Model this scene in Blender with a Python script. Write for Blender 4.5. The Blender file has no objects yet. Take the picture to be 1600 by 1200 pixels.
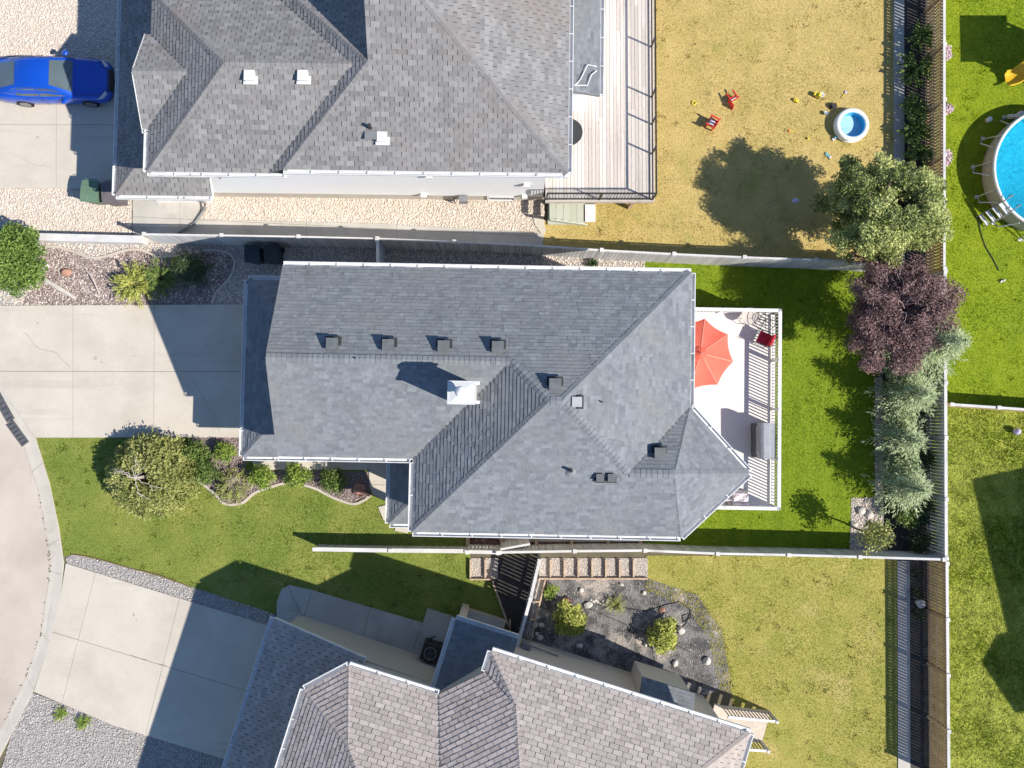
import bpy, bmesh, math, random
import numpy as np
from mathutils import Vector, Matrix

# ---------------------------------------------------------------- camera, sky, sun, exposure
SC = bpy.context.scene
COL = SC.collection
CAM_H, FOC = 33.0, 1244.0
TILT = math.atan(45 / FOC)
cd = bpy.data.cameras.new('camera'); cam = bpy.data.objects.new('camera', cd); COL.objects.link(cam)
cd.sensor_fit = 'HORIZONTAL'; cd.sensor_width = 36; cd.lens = 36 * FOC / 1600
cd.clip_start = 0.5; cd.clip_end = 2000
cam.location = (0, 0, CAM_H); cam.rotation_euler = (TILT, 0, 0)
SC.camera = cam

SUN_EL = math.radians(40.0)
AZ = Vector((0.912, -0.41, 0)).normalized()
world = bpy.data.worlds.new('World'); SC.world = world; world.use_nodes = True
wn = world.node_tree.nodes; wl = world.node_tree.links
sky = wn.new('ShaderNodeTexSky'); sky.sky_type = 'NISHITA'; sky.sun_disc = False
sky.sun_elevation = SUN_EL; sky.sun_rotation = math.atan2(AZ.x, AZ.y)
sky.air_density = 1.0; sky.dust_density = 0.1; sky.ozone_density = 6.0
wn['Background'].inputs['Strength'].default_value = 0.112
wl.new(sky.outputs[0], wn['Background'].inputs['Color'])
sd = bpy.data.lights.new('sun', 'SUN'); sun = bpy.data.objects.new('sun', sd); COL.objects.link(sun)
sd.energy = 5.0; sd.angle = math.radians(0.53); sd.color = (1.0, 0.95, 0.87)
sdir = -(AZ * math.cos(SUN_EL) + Vector((0, 0, math.sin(SUN_EL))))
sun.rotation_euler = sdir.to_track_quat('-Z', 'Y').to_euler(); sun.location = (20, -10, 40)
SC.view_settings.view_transform = 'Standard'; SC.view_settings.look = 'None'
SC.view_settings.exposure = 0.35; SC.view_settings.gamma = 1.0
SC.view_settings.use_curve_mapping = False
SC.cycles.max_bounces = 6; SC.cycles.diffuse_bounces = 3; SC.cycles.glossy_bounces = 3
SC.cycles.transparent_max_bounces = 12; SC.cycles.transmission_bounces = 4
SC.cycles.use_adaptive_sampling = True; SC.cycles.use_denoising = True

rng = random.Random(7)
npr = np.random.default_rng(11)

# ---------------------------------------------------------------- geometry helpers
def P(px, py, h=0.0):
    """place in the world (at height h) of a spot measured on the survey picture"""
    x = (px - 800) / FOC; y = (600 - py) / FOC
    c, s = math.cos(TILT), math.sin(TILT)
    Y = y * c + s; Z = y * s - c
    t = (h - CAM_H) / Z
    return Vector((x * t, Y * t, h))
def rot2(x, y, a, z=0.0):
    c, s = math.cos(a), math.sin(a)
    return Vector((x * c + y * s, -x * s + y * c, z))

class MB:
    def __init__(s): s.v = []; s.f = []; s.t = []; s.sm = []
    def add(s, vs, fs, tint=0.5, smooth=False):
        o = len(s.v); s.v.extend([tuple(p) for p in vs])
        for f in fs:
            s.f.append(tuple(i + o for i in f)); s.t.append(tint); s.sm.append(smooth)
        return s
    def box(s, c, size, rz=0.0, tint=0.5, M=None):
        hx, hy, hz = size[0] / 2, size[1] / 2, size[2] / 2
        vs = [Vector((x, y, z)) for z in (-hz, hz) for y in (-hy, hy) for x in (-hx, hx)]
        R = M if M is not None else Matrix.Rotation(rz, 3, 'Z')
        vs = [R @ p + Vector(c) for p in vs]
        return s.add(vs, [(0, 2, 3, 1), (4, 5, 7, 6), (0, 1, 5, 4), (2, 6, 7, 3), (0, 4, 6, 2), (1, 3, 7, 5)], tint)
    def beam(s, a, b, w, h, tint=0.5, up=Vector((0, 0, 1))):
        a, b = Vector(a), Vector(b); d = b - a; L = d.length
        if L < 1e-6: return s
        x = d / L; y = up.cross(x)
        if y.length < 1e-4: y = Vector((0, 1, 0)).cross(x)
        y.normalize(); z = x.cross(y)
        M = Matrix((x, y, z)).transposed()
        return s.box((a + b) / 2, (L, w, h), tint=tint, M=M)
    def prism(s, poly, z0, z1, tint=0.5):
        n = len(poly); A = sum(poly[i][0] * poly[(i + 1) % n][1] - poly[(i + 1) % n][0] * poly[i][1] for i in range(n))
        if A < 0: poly = list(reversed(poly))
        vs = [(p[0], p[1], z0) for p in poly] + [(p[0], p[1], z1) for p in poly]
        fs = [tuple(range(n, 2 * n)), tuple(reversed(range(n)))] + [(i, (i + 1) % n, (i + 1) % n + n, i + n) for i in range(n)]
        return s.add(vs, fs, tint)
    def sheet(s, poly, z, tint=0.5):
        n = len(poly); A = sum(poly[i][0] * poly[(i + 1) % n][1] - poly[(i + 1) % n][0] * poly[i][1] for i in range(n))
        if A < 0: poly = list(reversed(poly))
        return s.add([(p[0], p[1], z) for p in poly], [tuple(range(n))], tint)
    def tube(s, pts, r, n=6, tint=0.5, smooth=True, caps=True):
        pts = [Vector(p) for p in pts]
        rs = r if isinstance(r, (list, tuple)) else [r] * len(pts)
        rings = []
        for i, p in enumerate(pts):
            d = (pts[min(i + 1, len(pts) - 1)] - pts[max(i - 1, 0)])
            d = d.normalized() if d.length > 1e-9 else Vector((0, 0, 1))
            q = Vector((0, 0, 1)) if abs(d.z) < 0.9 else Vector((1, 0, 0))
            u = d.cross(q).normalized(); w = d.cross(u)
            rings.append([p + (u * math.cos(2 * math.pi * k / n) + w * math.sin(2 * math.pi * k / n)) * rs[i] for k in range(n)])
        vs = [v for R in rings for v in R]; fs = []
        for i in range(len(pts) - 1):
            for k in range(n):
                fs.append((i * n + k, (i + 1) * n + k, (i + 1) * n + (k + 1) % n, i * n + (k + 1) % n))
        s.add(vs, fs, tint, smooth)
        if caps:
            s.add(rings[0], [tuple(range(n))], tint); s.add(rings[-1], [tuple(reversed(range(n)))], tint)
        return s
    def lathe(s, c, prof, n=24, tint=0.5, smooth=True, a0=0.0, close=False):
        c = Vector(c); vs = []; fs = []
        for r, z in prof:
            for k in range(n):
                a = a0 + 2 * math.pi * k / n
                vs.append(c + Vector((r * math.cos(a), r * math.sin(a), z)))
        m = len(prof); rows = m if close else m - 1
        for i in range(rows):
            j = (i + 1) % m
            for k in range(n):
                fs.append((i * n + k, i * n + (k + 1) % n, j * n + (k + 1) % n, j * n + k))
        return s.add(vs, fs, tint, smooth)
    def rock(s, c, r, seed=0, sub=2, tint=0.5, flat=0.7):
        bm = bmesh.new(); bmesh.ops.create_icosphere(bm, subdivisions=sub, radius=1.0)
        R = random.Random(seed); k = [(Vector((R.gauss(0, 1), R.gauss(0, 1), R.gauss(0, 1))).normalized(), R.uniform(.55, 1.0)) for _ in range(9)]
        sx, sy = R.uniform(.85, 1.2), R.uniform(.8, 1.1)
        vs = []
        for v in bm.verts:
            p = v.co.copy()
            for d, q in k:
                t = p.dot(d)
                if t > q: p -= d * (t - q) * .85
            vs.append(Vector(c) + Vector((p.x * r * sx, p.y * r * sy, max(p.z, -.5) * r * flat + r * flat * .45)))
        fs = [tuple(v.index for v in f.verts) for f in bm.faces]; bm.free()
        return s.add(vs, fs, tint)

WM = {}
def mesh_of(name, mb, mat):
    me = bpy.data.meshes.new(name)
    me.from_pydata(mb.v, [], mb.f)
    me.attributes.new('tint', 'FLOAT', 'FACE').data.foreach_set('value', mb.t)
    me.polygons.foreach_set('use_smooth', mb.sm)
    if mat: me.materials.append(mat)
    me.update(); return me
def link(o, parent=None, basis=None):
    COL.objects.link(o)
    M = basis if basis is not None else Matrix.Identity(4)
    if parent is not None:
        o.parent = parent; o.matrix_parent_inverse = WM[parent.name].inverted()
    o.matrix_basis = M; WM[o.name] = M.copy(); return o
def tag(o, label=None, cat=None, group=None, kind=None):
    if label: o['label'] = label
    if cat: o['category'] = cat
    if group: o['group'] = group
    if kind: o['kind'] = kind
    return o
def part(name, mb, mat, parent, kind=None):
    o = link(bpy.data.objects.new(name, mesh_of(name, mb, mat)), parent)
    return tag(o, kind=kind)
def solo(name, mb, mat, label=None, cat=None, group=None, kind=None):
    V = np.array(mb.v); c = Vector((V[:, 0].mean(), V[:, 1].mean(), V[:, 2].min()))
    mb.v = [(p[0] - c.x, p[1] - c.y, p[2] - c.z) for p in mb.v]
    o = link(bpy.data.objects.new(name, mesh_of(name, mb, mat)), None, Matrix.Translation(c))
    return tag(o, label, cat, group, kind)
def struct(name, mb, mat): 
    o = link(bpy.data.objects.new(name, mesh_of(name, mb, mat))); o['kind'] = 'structure'; return o
def thing(name, label, cat, loc, group=None):
    e = bpy.data.objects.new(name, None); e.empty_display_size = .3
    link(e, None, Matrix.Translation(Vector(loc))); return tag(e, label, cat, group)
def inst(name, me, parent, M):
    return link(bpy.data.objects.new(name, me), parent, M)
def npmesh(name, V, F, T, mat, smooth=False):
    me = bpy.data.meshes.new(name); n, k = F.shape
    me.vertices.add(len(V)); me.vertices.foreach_set('co', np.ascontiguousarray(V, dtype=np.float32).ravel())
    me.loops.add(n * k); me.loops.foreach_set('vertex_index', np.ascontiguousarray(F, dtype=np.int32).ravel())
    me.polygons.add(n); me.polygons.foreach_set('loop_start', np.arange(0, n * k, k, dtype=np.int32))
    me.update(calc_edges=True)
    me.attributes.new('tint', 'FLOAT', 'FACE').data.foreach_set('value', np.ascontiguousarray(T, dtype=np.float32))
    me.materials.append(mat); return me
def trs(loc, size, rz=0.0):
    return Matrix.Translation(Vector(loc)) @ Matrix.Rotation(rz, 4, 'Z') @ Matrix.Diagonal((size[0], size[1], size[2], 1))
def frame_beam(a, b, w, h):
    a, b = Vector(a), Vector(b); d = b - a; L = d.length; x = d / L
    up = Vector((0, 0, 1)); y = up.cross(x)
    if y.length < 1e-4: y = Vector((0, 1, 0)).cross(x)
    y.normalize(); z = x.cross(y)
    R = Matrix((x * L, y * w, z * h)).transposed().to_4x4()
    return Matrix.Translation((a + b) / 2) @ R
_unit = {}
def unit(mat):
    if mat.name not in _unit:
        _unit[mat.name] = mesh_of('unit_' + mat.name, MB().box((0, 0, 0), (1, 1, 1)), mat)
    return _unit[mat.name]

# ---------------------------------------------------------------- materials
def mat(name, c1, c2=None, scale=2.0, rough=0.85, src='noise', var=0.18, fine=30.0, bump=0.0, bscale=60.0,
        metal=0.0, spec=0.3, c3=None, s3=0.5, lo=0.35, hi=0.65, transl=0.0, stretch=None, coat=0.0, lo3=.55, hi3=.72, seed=0.0, c4=None, s4=1.0, st4=(1, 1, 1), lo4=.55, hi4=.75):
    m = bpy.data.materials.new(name); m.use_nodes = True; nt = m.node_tree; N = nt.nodes; L = nt.links
    b = N['Principled BSDF']; b.inputs['Roughness'].default_value = rough; b.inputs['Metallic'].default_value = metal
    b.inputs['Specular IOR Level'].default_value = spec; b.inputs['Coat Weight'].default_value = coat
    c2 = c2 or c1
    geo = N.new('ShaderNodeNewGeometry'); mp = N.new('ShaderNodeMapping'); L.new(geo.outputs['Position'], mp.inputs['Vector'])
    mp.inputs['Location'].default_value = (seed, seed * .7, 0)
    if stretch: mp.inputs['Scale'].default_value = stretch
    def noise(sc, det=4, rgh=.6):
        n = N.new('ShaderNodeTexNoise'); n.inputs['Scale'].default_value = sc; n.inputs['Detail'].default_value = det
        n.inputs['Roughness'].default_value = rgh; L.new(mp.outputs[0], n.inputs['Vector']); return n.outputs['Fac']
    def rng_(x, a, bb, p, q):
        r = N.new('ShaderNodeMapRange'); L.new(x, r.inputs[0])
        for i, v in enumerate((a, bb, p, q)): r.inputs[i + 1].default_value = v
        return r.outputs[0]
    def mix(f, A, B, mode='MIX'):
        x = N.new('ShaderNodeMix'); x.data_type = 'RGBA'; x.blend_type = mode
        if isinstance(f, float): x.inputs[0].default_value = f
        else: L.new(f, x.inputs[0])
        for i, q in ((6, A), (7, B)):
            if isinstance(q, tuple): x.inputs[i].default_value = (*q[:3], 1)
            else: L.new(q, x.inputs[i])
        return x.outputs[2]
    if src == 'tint':
        a = N.new('ShaderNodeAttribute'); a.attribute_name = 'tint'; fac = a.outputs['Fac']
    elif src == 'rand':
        a = N.new('ShaderNodeObjectInfo'); fac = a.outputs['Random']
    else: fac = rng_(noise(scale), lo, hi, 0, 1)
    colr = mix(fac, c1, c2)
    if c3: colr = mix(rng_(noise(s3, 5, .65), lo3, hi3, 0, 1), colr, c3)
    if c4:
        m4_ = N.new('ShaderNodeMapping'); m4_.inputs['Scale'].default_value = st4; L.new(geo.outputs['Position'], m4_.inputs['Vector'])
        n4 = N.new('ShaderNodeTexNoise'); n4.inputs['Scale'].default_value = s4; n4.inputs['Detail'].default_value = 6; n4.inputs['Roughness'].default_value = .65; L.new(m4_.outputs[0], n4.inputs['Vector'])
        colr = mix(rng_(n4.outputs['Fac'], lo4, hi4, 0, 1), colr, c4)
    if var:
        v = rng_(noise(fine, 3, .7), .25, .75, 1 - var, 1 + var)
        cb = N.new('ShaderNodeCombineColor'); [L.new(v, cb.inputs[i]) for i in range(3)]
        colr = mix(1.0, colr, cb.outputs[0], 'MULTIPLY')
    L.new(colr, b.inputs['Base Color'])
    if bump:
        bp = N.new('ShaderNodeBump'); bp.inputs['Strength'].default_value = bump; bp.inputs['Distance'].default_value = .02
        L.new(noise(bscale, 3), bp.inputs['Height']); L.new(bp.outputs[0], b.inputs['Normal'])
    if transl:
        tr = N.new('ShaderNodeBsdfTranslucent'); L.new(colr, tr.inputs['Color'])
        mx = N.new('ShaderNodeMixShader'); mx.inputs[0].default_value = transl
        L.new(b.outputs[0], mx.inputs[1]); L.new(tr.outputs[0], mx.inputs[2]); L.new(mx.outputs[0], N['Material Output'].inputs['Surface'])
    return m

M = {}
def defmat(k, *a, **kw): M[k] = mat(k, *a, **kw)
defmat('soil', (.12, .10, .07), (.17, .15, .09), 1.2, bump=.4)
defmat('asphalt', (.53, .455, .38), (.61, .53, .445), .45, var=.2, fine=38, c3=(.45, .385, .32), s3=.2, bump=.35, bscale=110, lo3=.5, hi3=.7, c4=(.40, .345, .29), s4=1.2, st4=(.8, .15, 1), lo4=.60, hi4=.78)
defmat('concrete', (.565, .505, .42), (.635, .575, .48), .5, var=.09, fine=20, c3=(.50, .44, .36), s3=.3, bump=.12, lo3=.50, hi3=.75, c4=(.47, .41, .335), s4=1.0, st4=(.12, 1.5, 1), lo4=.56, hi4=.80)
defmat('concrete_old', (.46, .43, .38), (.56, .52, .46), .7, var=.12, fine=18, c3=(.36, .33, .29), s3=.6, bump=.15)
defmat('kerb', (.60, .535, .45), (.66, .60, .51), 1.0, var=.10, fine=25, c3=(.46, .40, .33), s3=.5)
defmat('edging', (.50, .43, .36), (.58, .51, .43), 2.0, var=.12)
defmat('joint', (.40, .35, .29), (.46, .41, .34), 3.0)
defmat('joint_dark', (.22, .19, .15), (.30, .26, .21), 3.0)
defmat('oil', (.42, .37, .31), (.50, .45, .37), 6.0)
defmat('lawn_dry', (.56, .42, .155), (.47, .365, .115), .9, var=.22, fine=14, c3=(.33, .31, .07), s3=.55, seed=3, lo3=.58, hi3=.75)
defmat('lawn_green', (.16, .235, .008), (.205, .27, .012), 1.3, var=.25, fine=16, c3=(.115, .185, .007), s3=.6, stretch=(1.6, .35, 1))
defmat('lawn_front', (.165, .22, .036), (.235, .265, .052), .6, var=.25, fine=14, c3=(.36, .33, .09), s3=.35, lo3=.53, hi3=.72)
defmat('lawn_south', (.40, .345, .085), (.29, .295, .055), .8, var=.22, fine=14, c3=(.49, .39, .14), s3=.5, seed=9)
defmat('lawn_lime', (.20, .275, .006), (.25, .315, .010), 1.1, var=.25, fine=14, c3=(.15, .225, .006), s3=.7)
defmat('lawn_weedy', (.25, .30, .025), (.33, .35, .05), 1.4, var=.3, fine=12, c3=(.15, .21, .015), s3=1.2, seed=5)
for k in ('dry', 'green', 'front', 'south', 'lime', 'weedy'):
    base = {'dry': ((.43, .335, .10), (.73, .57, .255)), 'green': ((.12, .185, .004), (.29, .385, .018)), 'front': ((.11, .17, .020), (.35, .37, .085)),
            'south': ((.23, .25, .035), (.56, .48, .15)), 'lime': ((.12, .19, .004), (.33, .40, .018)), 'weedy': ((.14, .20, .010), (.56, .58, .13))}[k]
    defmat('blade_' + k, base[0], base[1], src='tint', var=.35, fine=1.1, rough=.9, spec=.08, transl=.2)
defmat('pebble_beige', (.58, .47, .39), (.88, .80, .70), src='tint', var=.1, fine=8)
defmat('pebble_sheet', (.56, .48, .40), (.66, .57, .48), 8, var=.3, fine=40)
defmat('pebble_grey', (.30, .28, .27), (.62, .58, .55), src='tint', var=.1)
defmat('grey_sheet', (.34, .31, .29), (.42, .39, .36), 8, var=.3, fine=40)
defmat('mulch', (.22, .165, .15), (.46, .37, .34), src='tint', var=.15)
defmat('mulch_sheet', (.20, .155, .14), (.28, .22, .20), 8, var=.3, fine=40)
defmat('mulch_red', (.13, .06, .05), (.26, .13, .11), src='tint', var=.15)
defmat('fabric_black', (.085, .08, .078), (.215, .20, .19), 1.5, var=.45, fine=14, c3=(.42, .36, .305), s3=.9, bump=.6, bscale=18, lo=.42, hi=.58, lo3=.53, hi3=.63)
defmat('dark_soil', (.05, .045, .045), (.09, .08, .07), 3, var=.3, bump=.4)
defmat('shingle_main', (.175, .186, .200), (.260, .274, .288), src='tint', var=.14, fine=7, c3=(.232, .233, .232), s3=.45, rough=.95, spec=.1, bump=.2, bscale=150, lo3=.48, hi3=.72, c4=(.175, .18, .185), s4=.8, st4=(1, .6, 1), lo4=.55, hi4=.75)
defmat('shingle_north', (.203, .196, .192), (.30, .289, .282), src='tint', var=.14, fine=6, c3=(.25, .215, .197), s3=.22, lo3=.53, hi3=.68, rough=.93, bump=.2, bscale=150, c4=(.17, .158, .15), s4=.9, st4=(1, .5, 1), lo4=.58, hi4=.80)
defmat('shingle_south', (.37, .318, .285), (.51, .44, .40), src='tint', var=.13, fine=7, c3=(.43, .36, .31), s3=.4, rough=.93, bump=.2, bscale=150)
defmat('underlay', (.10, .105, .115), (.13, .135, .14), 3)
defmat('underlay_warm', (.05, .045, .045), (.07, .065, .065), 3)
defmat('white_trim', (.72, .71, .69), (.79, .78, .76), 1.2, rough=.55, var=.08, c3=(.62, .60, .57), s3=1.3, lo3=.58, hi3=.7)
defmat('cap_metal', (.60, .60, .59), (.66, .66, .65), 3, rough=.5, var=.06)
defmat('siding_white', (.92, .92, .92), (.94, .94, .94), .8, rough=.6, var=.02)
defmat('siding_beige', (.56, .51, .43), (.60, .55, .47), .8, rough=.7, var=.05)
defmat('siding_grey', (.42, .42, .41), (.46, .46, .45), .8, rough=.7, var=.05)
defmat('foundation', (.50, .46, .40), (.56, .52, .45), 1.2, var=.12)
defmat('black_metal', (.022, .02, .02), (.035, .032, .03), 4, rough=.45, spec=.5)
defmat('vent_black', (.035, .037, .04), (.05, .052, .055), 4, rough=.6)
defmat('vent_top', (.12, .13, .13), (.16, .17, .17), 4, rough=.5)
defmat('vent_pale', (.42, .42, .43), (.48, .48, .49), 4, rough=.5)
defmat('grey_paint', (.20, .205, .21), (.24, .245, .25), 3, rough=.6)
defmat('fence_board', (.50, .49, .48), (.68, .67, .66), src='rand', var=.12, fine=12, stretch=(1, 1, .2))
defmat('fence_rail', (.60, .57, .54), (.68, .65, .61), 2, var=.12, fine=14)
defmat('fence_brown', (.50, .335, .18), (.68, .49, .30), src='rand', var=.18, fine=14)
defmat('fence_cap', (.60, .58, .555), (.72, .695, .665), 1.5, var=.14, c3=(.50, .475, .45), s3=.9)
defmat('timber', (.46, .33, .22), (.62, .48, .35), 2.5, var=.2, fine=25, stretch=(1, 1, .4))
defmat('timber_pale', (.56, .47, .38), (.66, .57, .47), 2.5, var=.15, fine=25)
defmat('deck_board', (.54, .475, .42), (.70, .63, .57), src='rand', var=.16, fine=16, stretch=(2.5, .25, 1), c3=(.45, .395, .355), s3=.6)
defmat('step_green', (.45, .47, .37), (.52, .53, .43), src='rand', var=.08)
defmat('vinyl_deck', (.75, .70, .65), (.78, .73, .68), .6, rough=.6, var=.05, fine=9, c3=(.70, .65, .60), s3=.5)
defmat('glass_dark', (.03, .05, .06), (.05, .07, .08), 3, rough=.06, spec=.8, var=0)
defmat('bark', (.16, .12, .09), (.27, .21, .17), 6, var=.25)
defmat('bark_pale', (.48, .40, .35), (.60, .52, .46), 8, var=.2)
defmat('bark_purple', (.36, .25, .25), (.50, .38, .37), 8, var=.2)
def leafmat(k, a, b, tr=.3): defmat(k, a, b, src='tint', var=.15, fine=3, rough=.55, spec=.4, transl=tr)
leafmat('leaf_green', (.10, .145, .02), (.66, .69, .25), .2)
leafmat('leaf_purple', (.115, .06, .058), (.38, .235, .21), .12)
leafmat('leaf_spruce', (.17, .24, .09), (.66, .74, .42), .25)
leafmat('leaf_dark', (.03, .055, .022), (.10, .15, .055))
leafmat('leaf_bright', (.16, .25, .04), (.44, .55, .10))
leafmat('leaf_gold', (.26, .30, .04), (.72, .72, .20))
leafmat('leaf_mid', (.09, .15, .03), (.28, .38, .09))
leafmat('leaf_olive', (.19, .22, .05), (.58, .58, .20))
leafmat('leaf_maple', (.10, .18, .035), (.30, .42, .09))
leafmat('petal', (.75, .45, .55), (.88, .80, .80), .2)
defmat('stone_pale', (.52, .47, .42), (.68, .62, .55), 5, var=.15, bump=.3, bscale=12)
defmat('stone_red', (.38, .19, .13), (.50, .28, .20), 5, var=.2, bump=.4, bscale=12)
defmat('car_blue', (.004, .075, .50), (.006, .085, .56), 1, rough=.28, metal=.15, spec=.6, var=0, coat=.6)
defmat('car_glass', (.09, .12, .13), (.12, .15, .16), 1, rough=.06, spec=1.0, var=0)
defmat('chrome', (.6, .6, .62), None, 1, rough=.15, metal=1, var=0)
defmat('rubber', (.02, .02, .02), (.03, .03, .03), 5, rough=.8)
defmat('rim', (.35, .35, .36), None, 1, rough=.3, metal=.9, var=0)
defmat('lamp_red', (.35, .02, .02), None, 1, rough=.2, var=0)
defmat('lamp_clear', (.6, .62, .65), None, 1, rough=.1, var=0, spec=.8)
defmat('bin_green', (.12, .20, .13), (.15, .23, .155), 3, rough=.5)
defmat('bin_dark', (.025, .04, .05), (.035, .05, .06), 3, rough=.5)
defmat('bin_brown', (.13, .115, .12), (.16, .14, .14), 3, rough=.5)
defmat('canopy', (.85, .17, .115), (.89, .21, .14), 1.2, rough=.8, var=.04, transl=.3)
defmat('seam', (.88, .36, .28), None, 2, rough=.8)
defmat('red_cloth', (.50, .02, .04), (.60, .04, .06), 3, rough=.8)
defmat('red_plastic', (.62, .05, .04), (.70, .07, .05), 3, rough=.4)
defmat('pink_cloth', (.60, .53, .54), (.70, .63, .64), 4, rough=.9, bump=.4, bscale=8)
defmat('grill_grey', (.30, .31, .33), (.36, .37, .39), 3, rough=.45, metal=.2)
defmat('grill_dark', (.05, .06, .08), (.07, .08, .10), 3, rough=.5)
defmat('yellow', (.80, .48, .02), (.85, .55, .04), 2, rough=.4)
defmat('toy_yellow', (.80, .62, .05), None, 2, rough=.4)
defmat('toy_blue', (.15, .42, .50), None, 2, rough=.4)
defmat('toy_white', (.75, .75, .78), None, 2, rough=.4)
defmat('toy_dark', (.06, .05, .05), None, 2, rough=.5)
defmat('toy_lilac', (.55, .50, .70), None, 2, rough=.4)
defmat('toy_orange', (.80, .28, .06), None, 2, rough=.4)
defmat('kiddie_ring', (.80, .84, .82), (.86, .88, .86), 6, rough=.35, c3=(.55, .70, .25), s3=5, lo3=.62, hi3=.66)
defmat('kiddie_blue', (.05, .42, .75), (.08, .50, .80), 2, rough=.3)
defmat('kiddie_floor', (.42, .68, .86), (.48, .74, .90), 2, rough=.3)
defmat('pool_liner', (.38, .74, .84), (.58, .88, .93), 6.0, rough=.4, var=.3, fine=9)
defmat('pool_wall', (.42, .40, .36), (.48, .46, .42), 2, rough=.5)
defmat('pool_frame', (.62, .62, .62), (.70, .70, .70), 2, rough=.4)
defmat('cloth_grey', (.36, .35, .37), None, 2, rough=.8)
defmat('drain', (.13, .13, .135), (.16, .16, .165), 3, rough=.6, metal=.3)
defmat('rust', (.30, .17, .12), (.36, .22, .16), 6)
def watermat():
    m = bpy.data.materials.new('water'); m.use_nodes = True; N = m.node_tree.nodes; L = m.node_tree.links
    tr = N.new('ShaderNodeBsdfTransparent'); tr.inputs[0].default_value = (.17, .62, .74, 1)
    gl = N.new('ShaderNodeBsdfGlossy'); gl.inputs['Roughness'].default_value = .05
    nz = N.new('ShaderNodeTexNoise'); nz.inputs['Scale'].default_value = 5; bp = N.new('ShaderNodeBump'); bp.inputs['Strength'].default_value = .15
    L.new(nz.outputs['Fac'], bp.inputs['Height']); L.new(bp.outputs[0], gl.inputs['Normal'])
    mx = N.new('ShaderNodeMixShader'); mx.inputs[0].default_value = .05; L.new(tr.outputs[0], mx.inputs[1]); L.new(gl.outputs[0], mx.inputs[2])
    L.new(mx.outputs[0], N['Material Output'].inputs['Surface']); return m
M['water'] = watermat()
def clearmat():
    m = bpy.data.materials.new('clear'); m.use_nodes = True; N = m.node_tree.nodes; L = m.node_tree.links
    tr = N.new('ShaderNodeBsdfTransparent'); tr.inputs[0].default_value = (.975, .985, .98, 1); gl = N.new('ShaderNodeBsdfGlossy'); gl.inputs['Roughness'].default_value = .02
    mx = N.new('ShaderNodeMixShader')
    mx.inputs[0].default_value = .05; L.new(tr.outputs[0], mx.inputs[1]); L.new(gl.outputs[0], mx.inputs[2]); L.new(mx.outputs[0], N['Material Output'].inputs['Surface']); return m
M['clear'] = clearmat()

# ---------------------------------------------------------------- ground cover helpers
def PX(pts, h=0.0): return [P(x, y, h) for x, y in pts]
def inside(poly, X, Y):
    r = np.zeros(len(X), bool); n = len(poly)
    for i in range(n):
        x1, y1 = poly[i][0], poly[i][1]; x2, y2 = poly[(i + 1) % n][0], poly[(i + 1) % n][1]
        if y1 == y2: continue
        c = ((y1 > Y) != (y2 > Y)) & (X < (x2 - x1) * (Y - y1) / (y2 - y1) + x1)
        r ^= c
    return r
VIEW = PX([(-60, -60), (1660, -60), (1660, 1260), (-60, 1260)])
def scatter(poly, dens, holes=()):
    xs = [p[0] for p in poly]; ys = [p[1] for p in poly]
    x0, x1, y0, y1 = max(min(xs), -23), min(max(xs), 23), max(min(ys), -16), min(max(ys), 19)
    n = int((x1 - x0) * (y1 - y0) * dens)
    X = npr.uniform(x0, x1, n); Y = npr.uniform(y0, y1, n); k = inside(poly, X, Y)
    for h in holes: k &= ~inside(h, X, Y)
    return X[k], Y[k]
def smooth_field(X, Y, s, seed):
    g = np.random.default_rng(seed); f = np.zeros_like(X)
    for i in range(7):
        a, b, c = g.normal(0, s, 2).tolist() + [g.uniform(0, 6.28)]
        f += np.sin(X * a + Y * b + c)
    return f / 7
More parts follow.
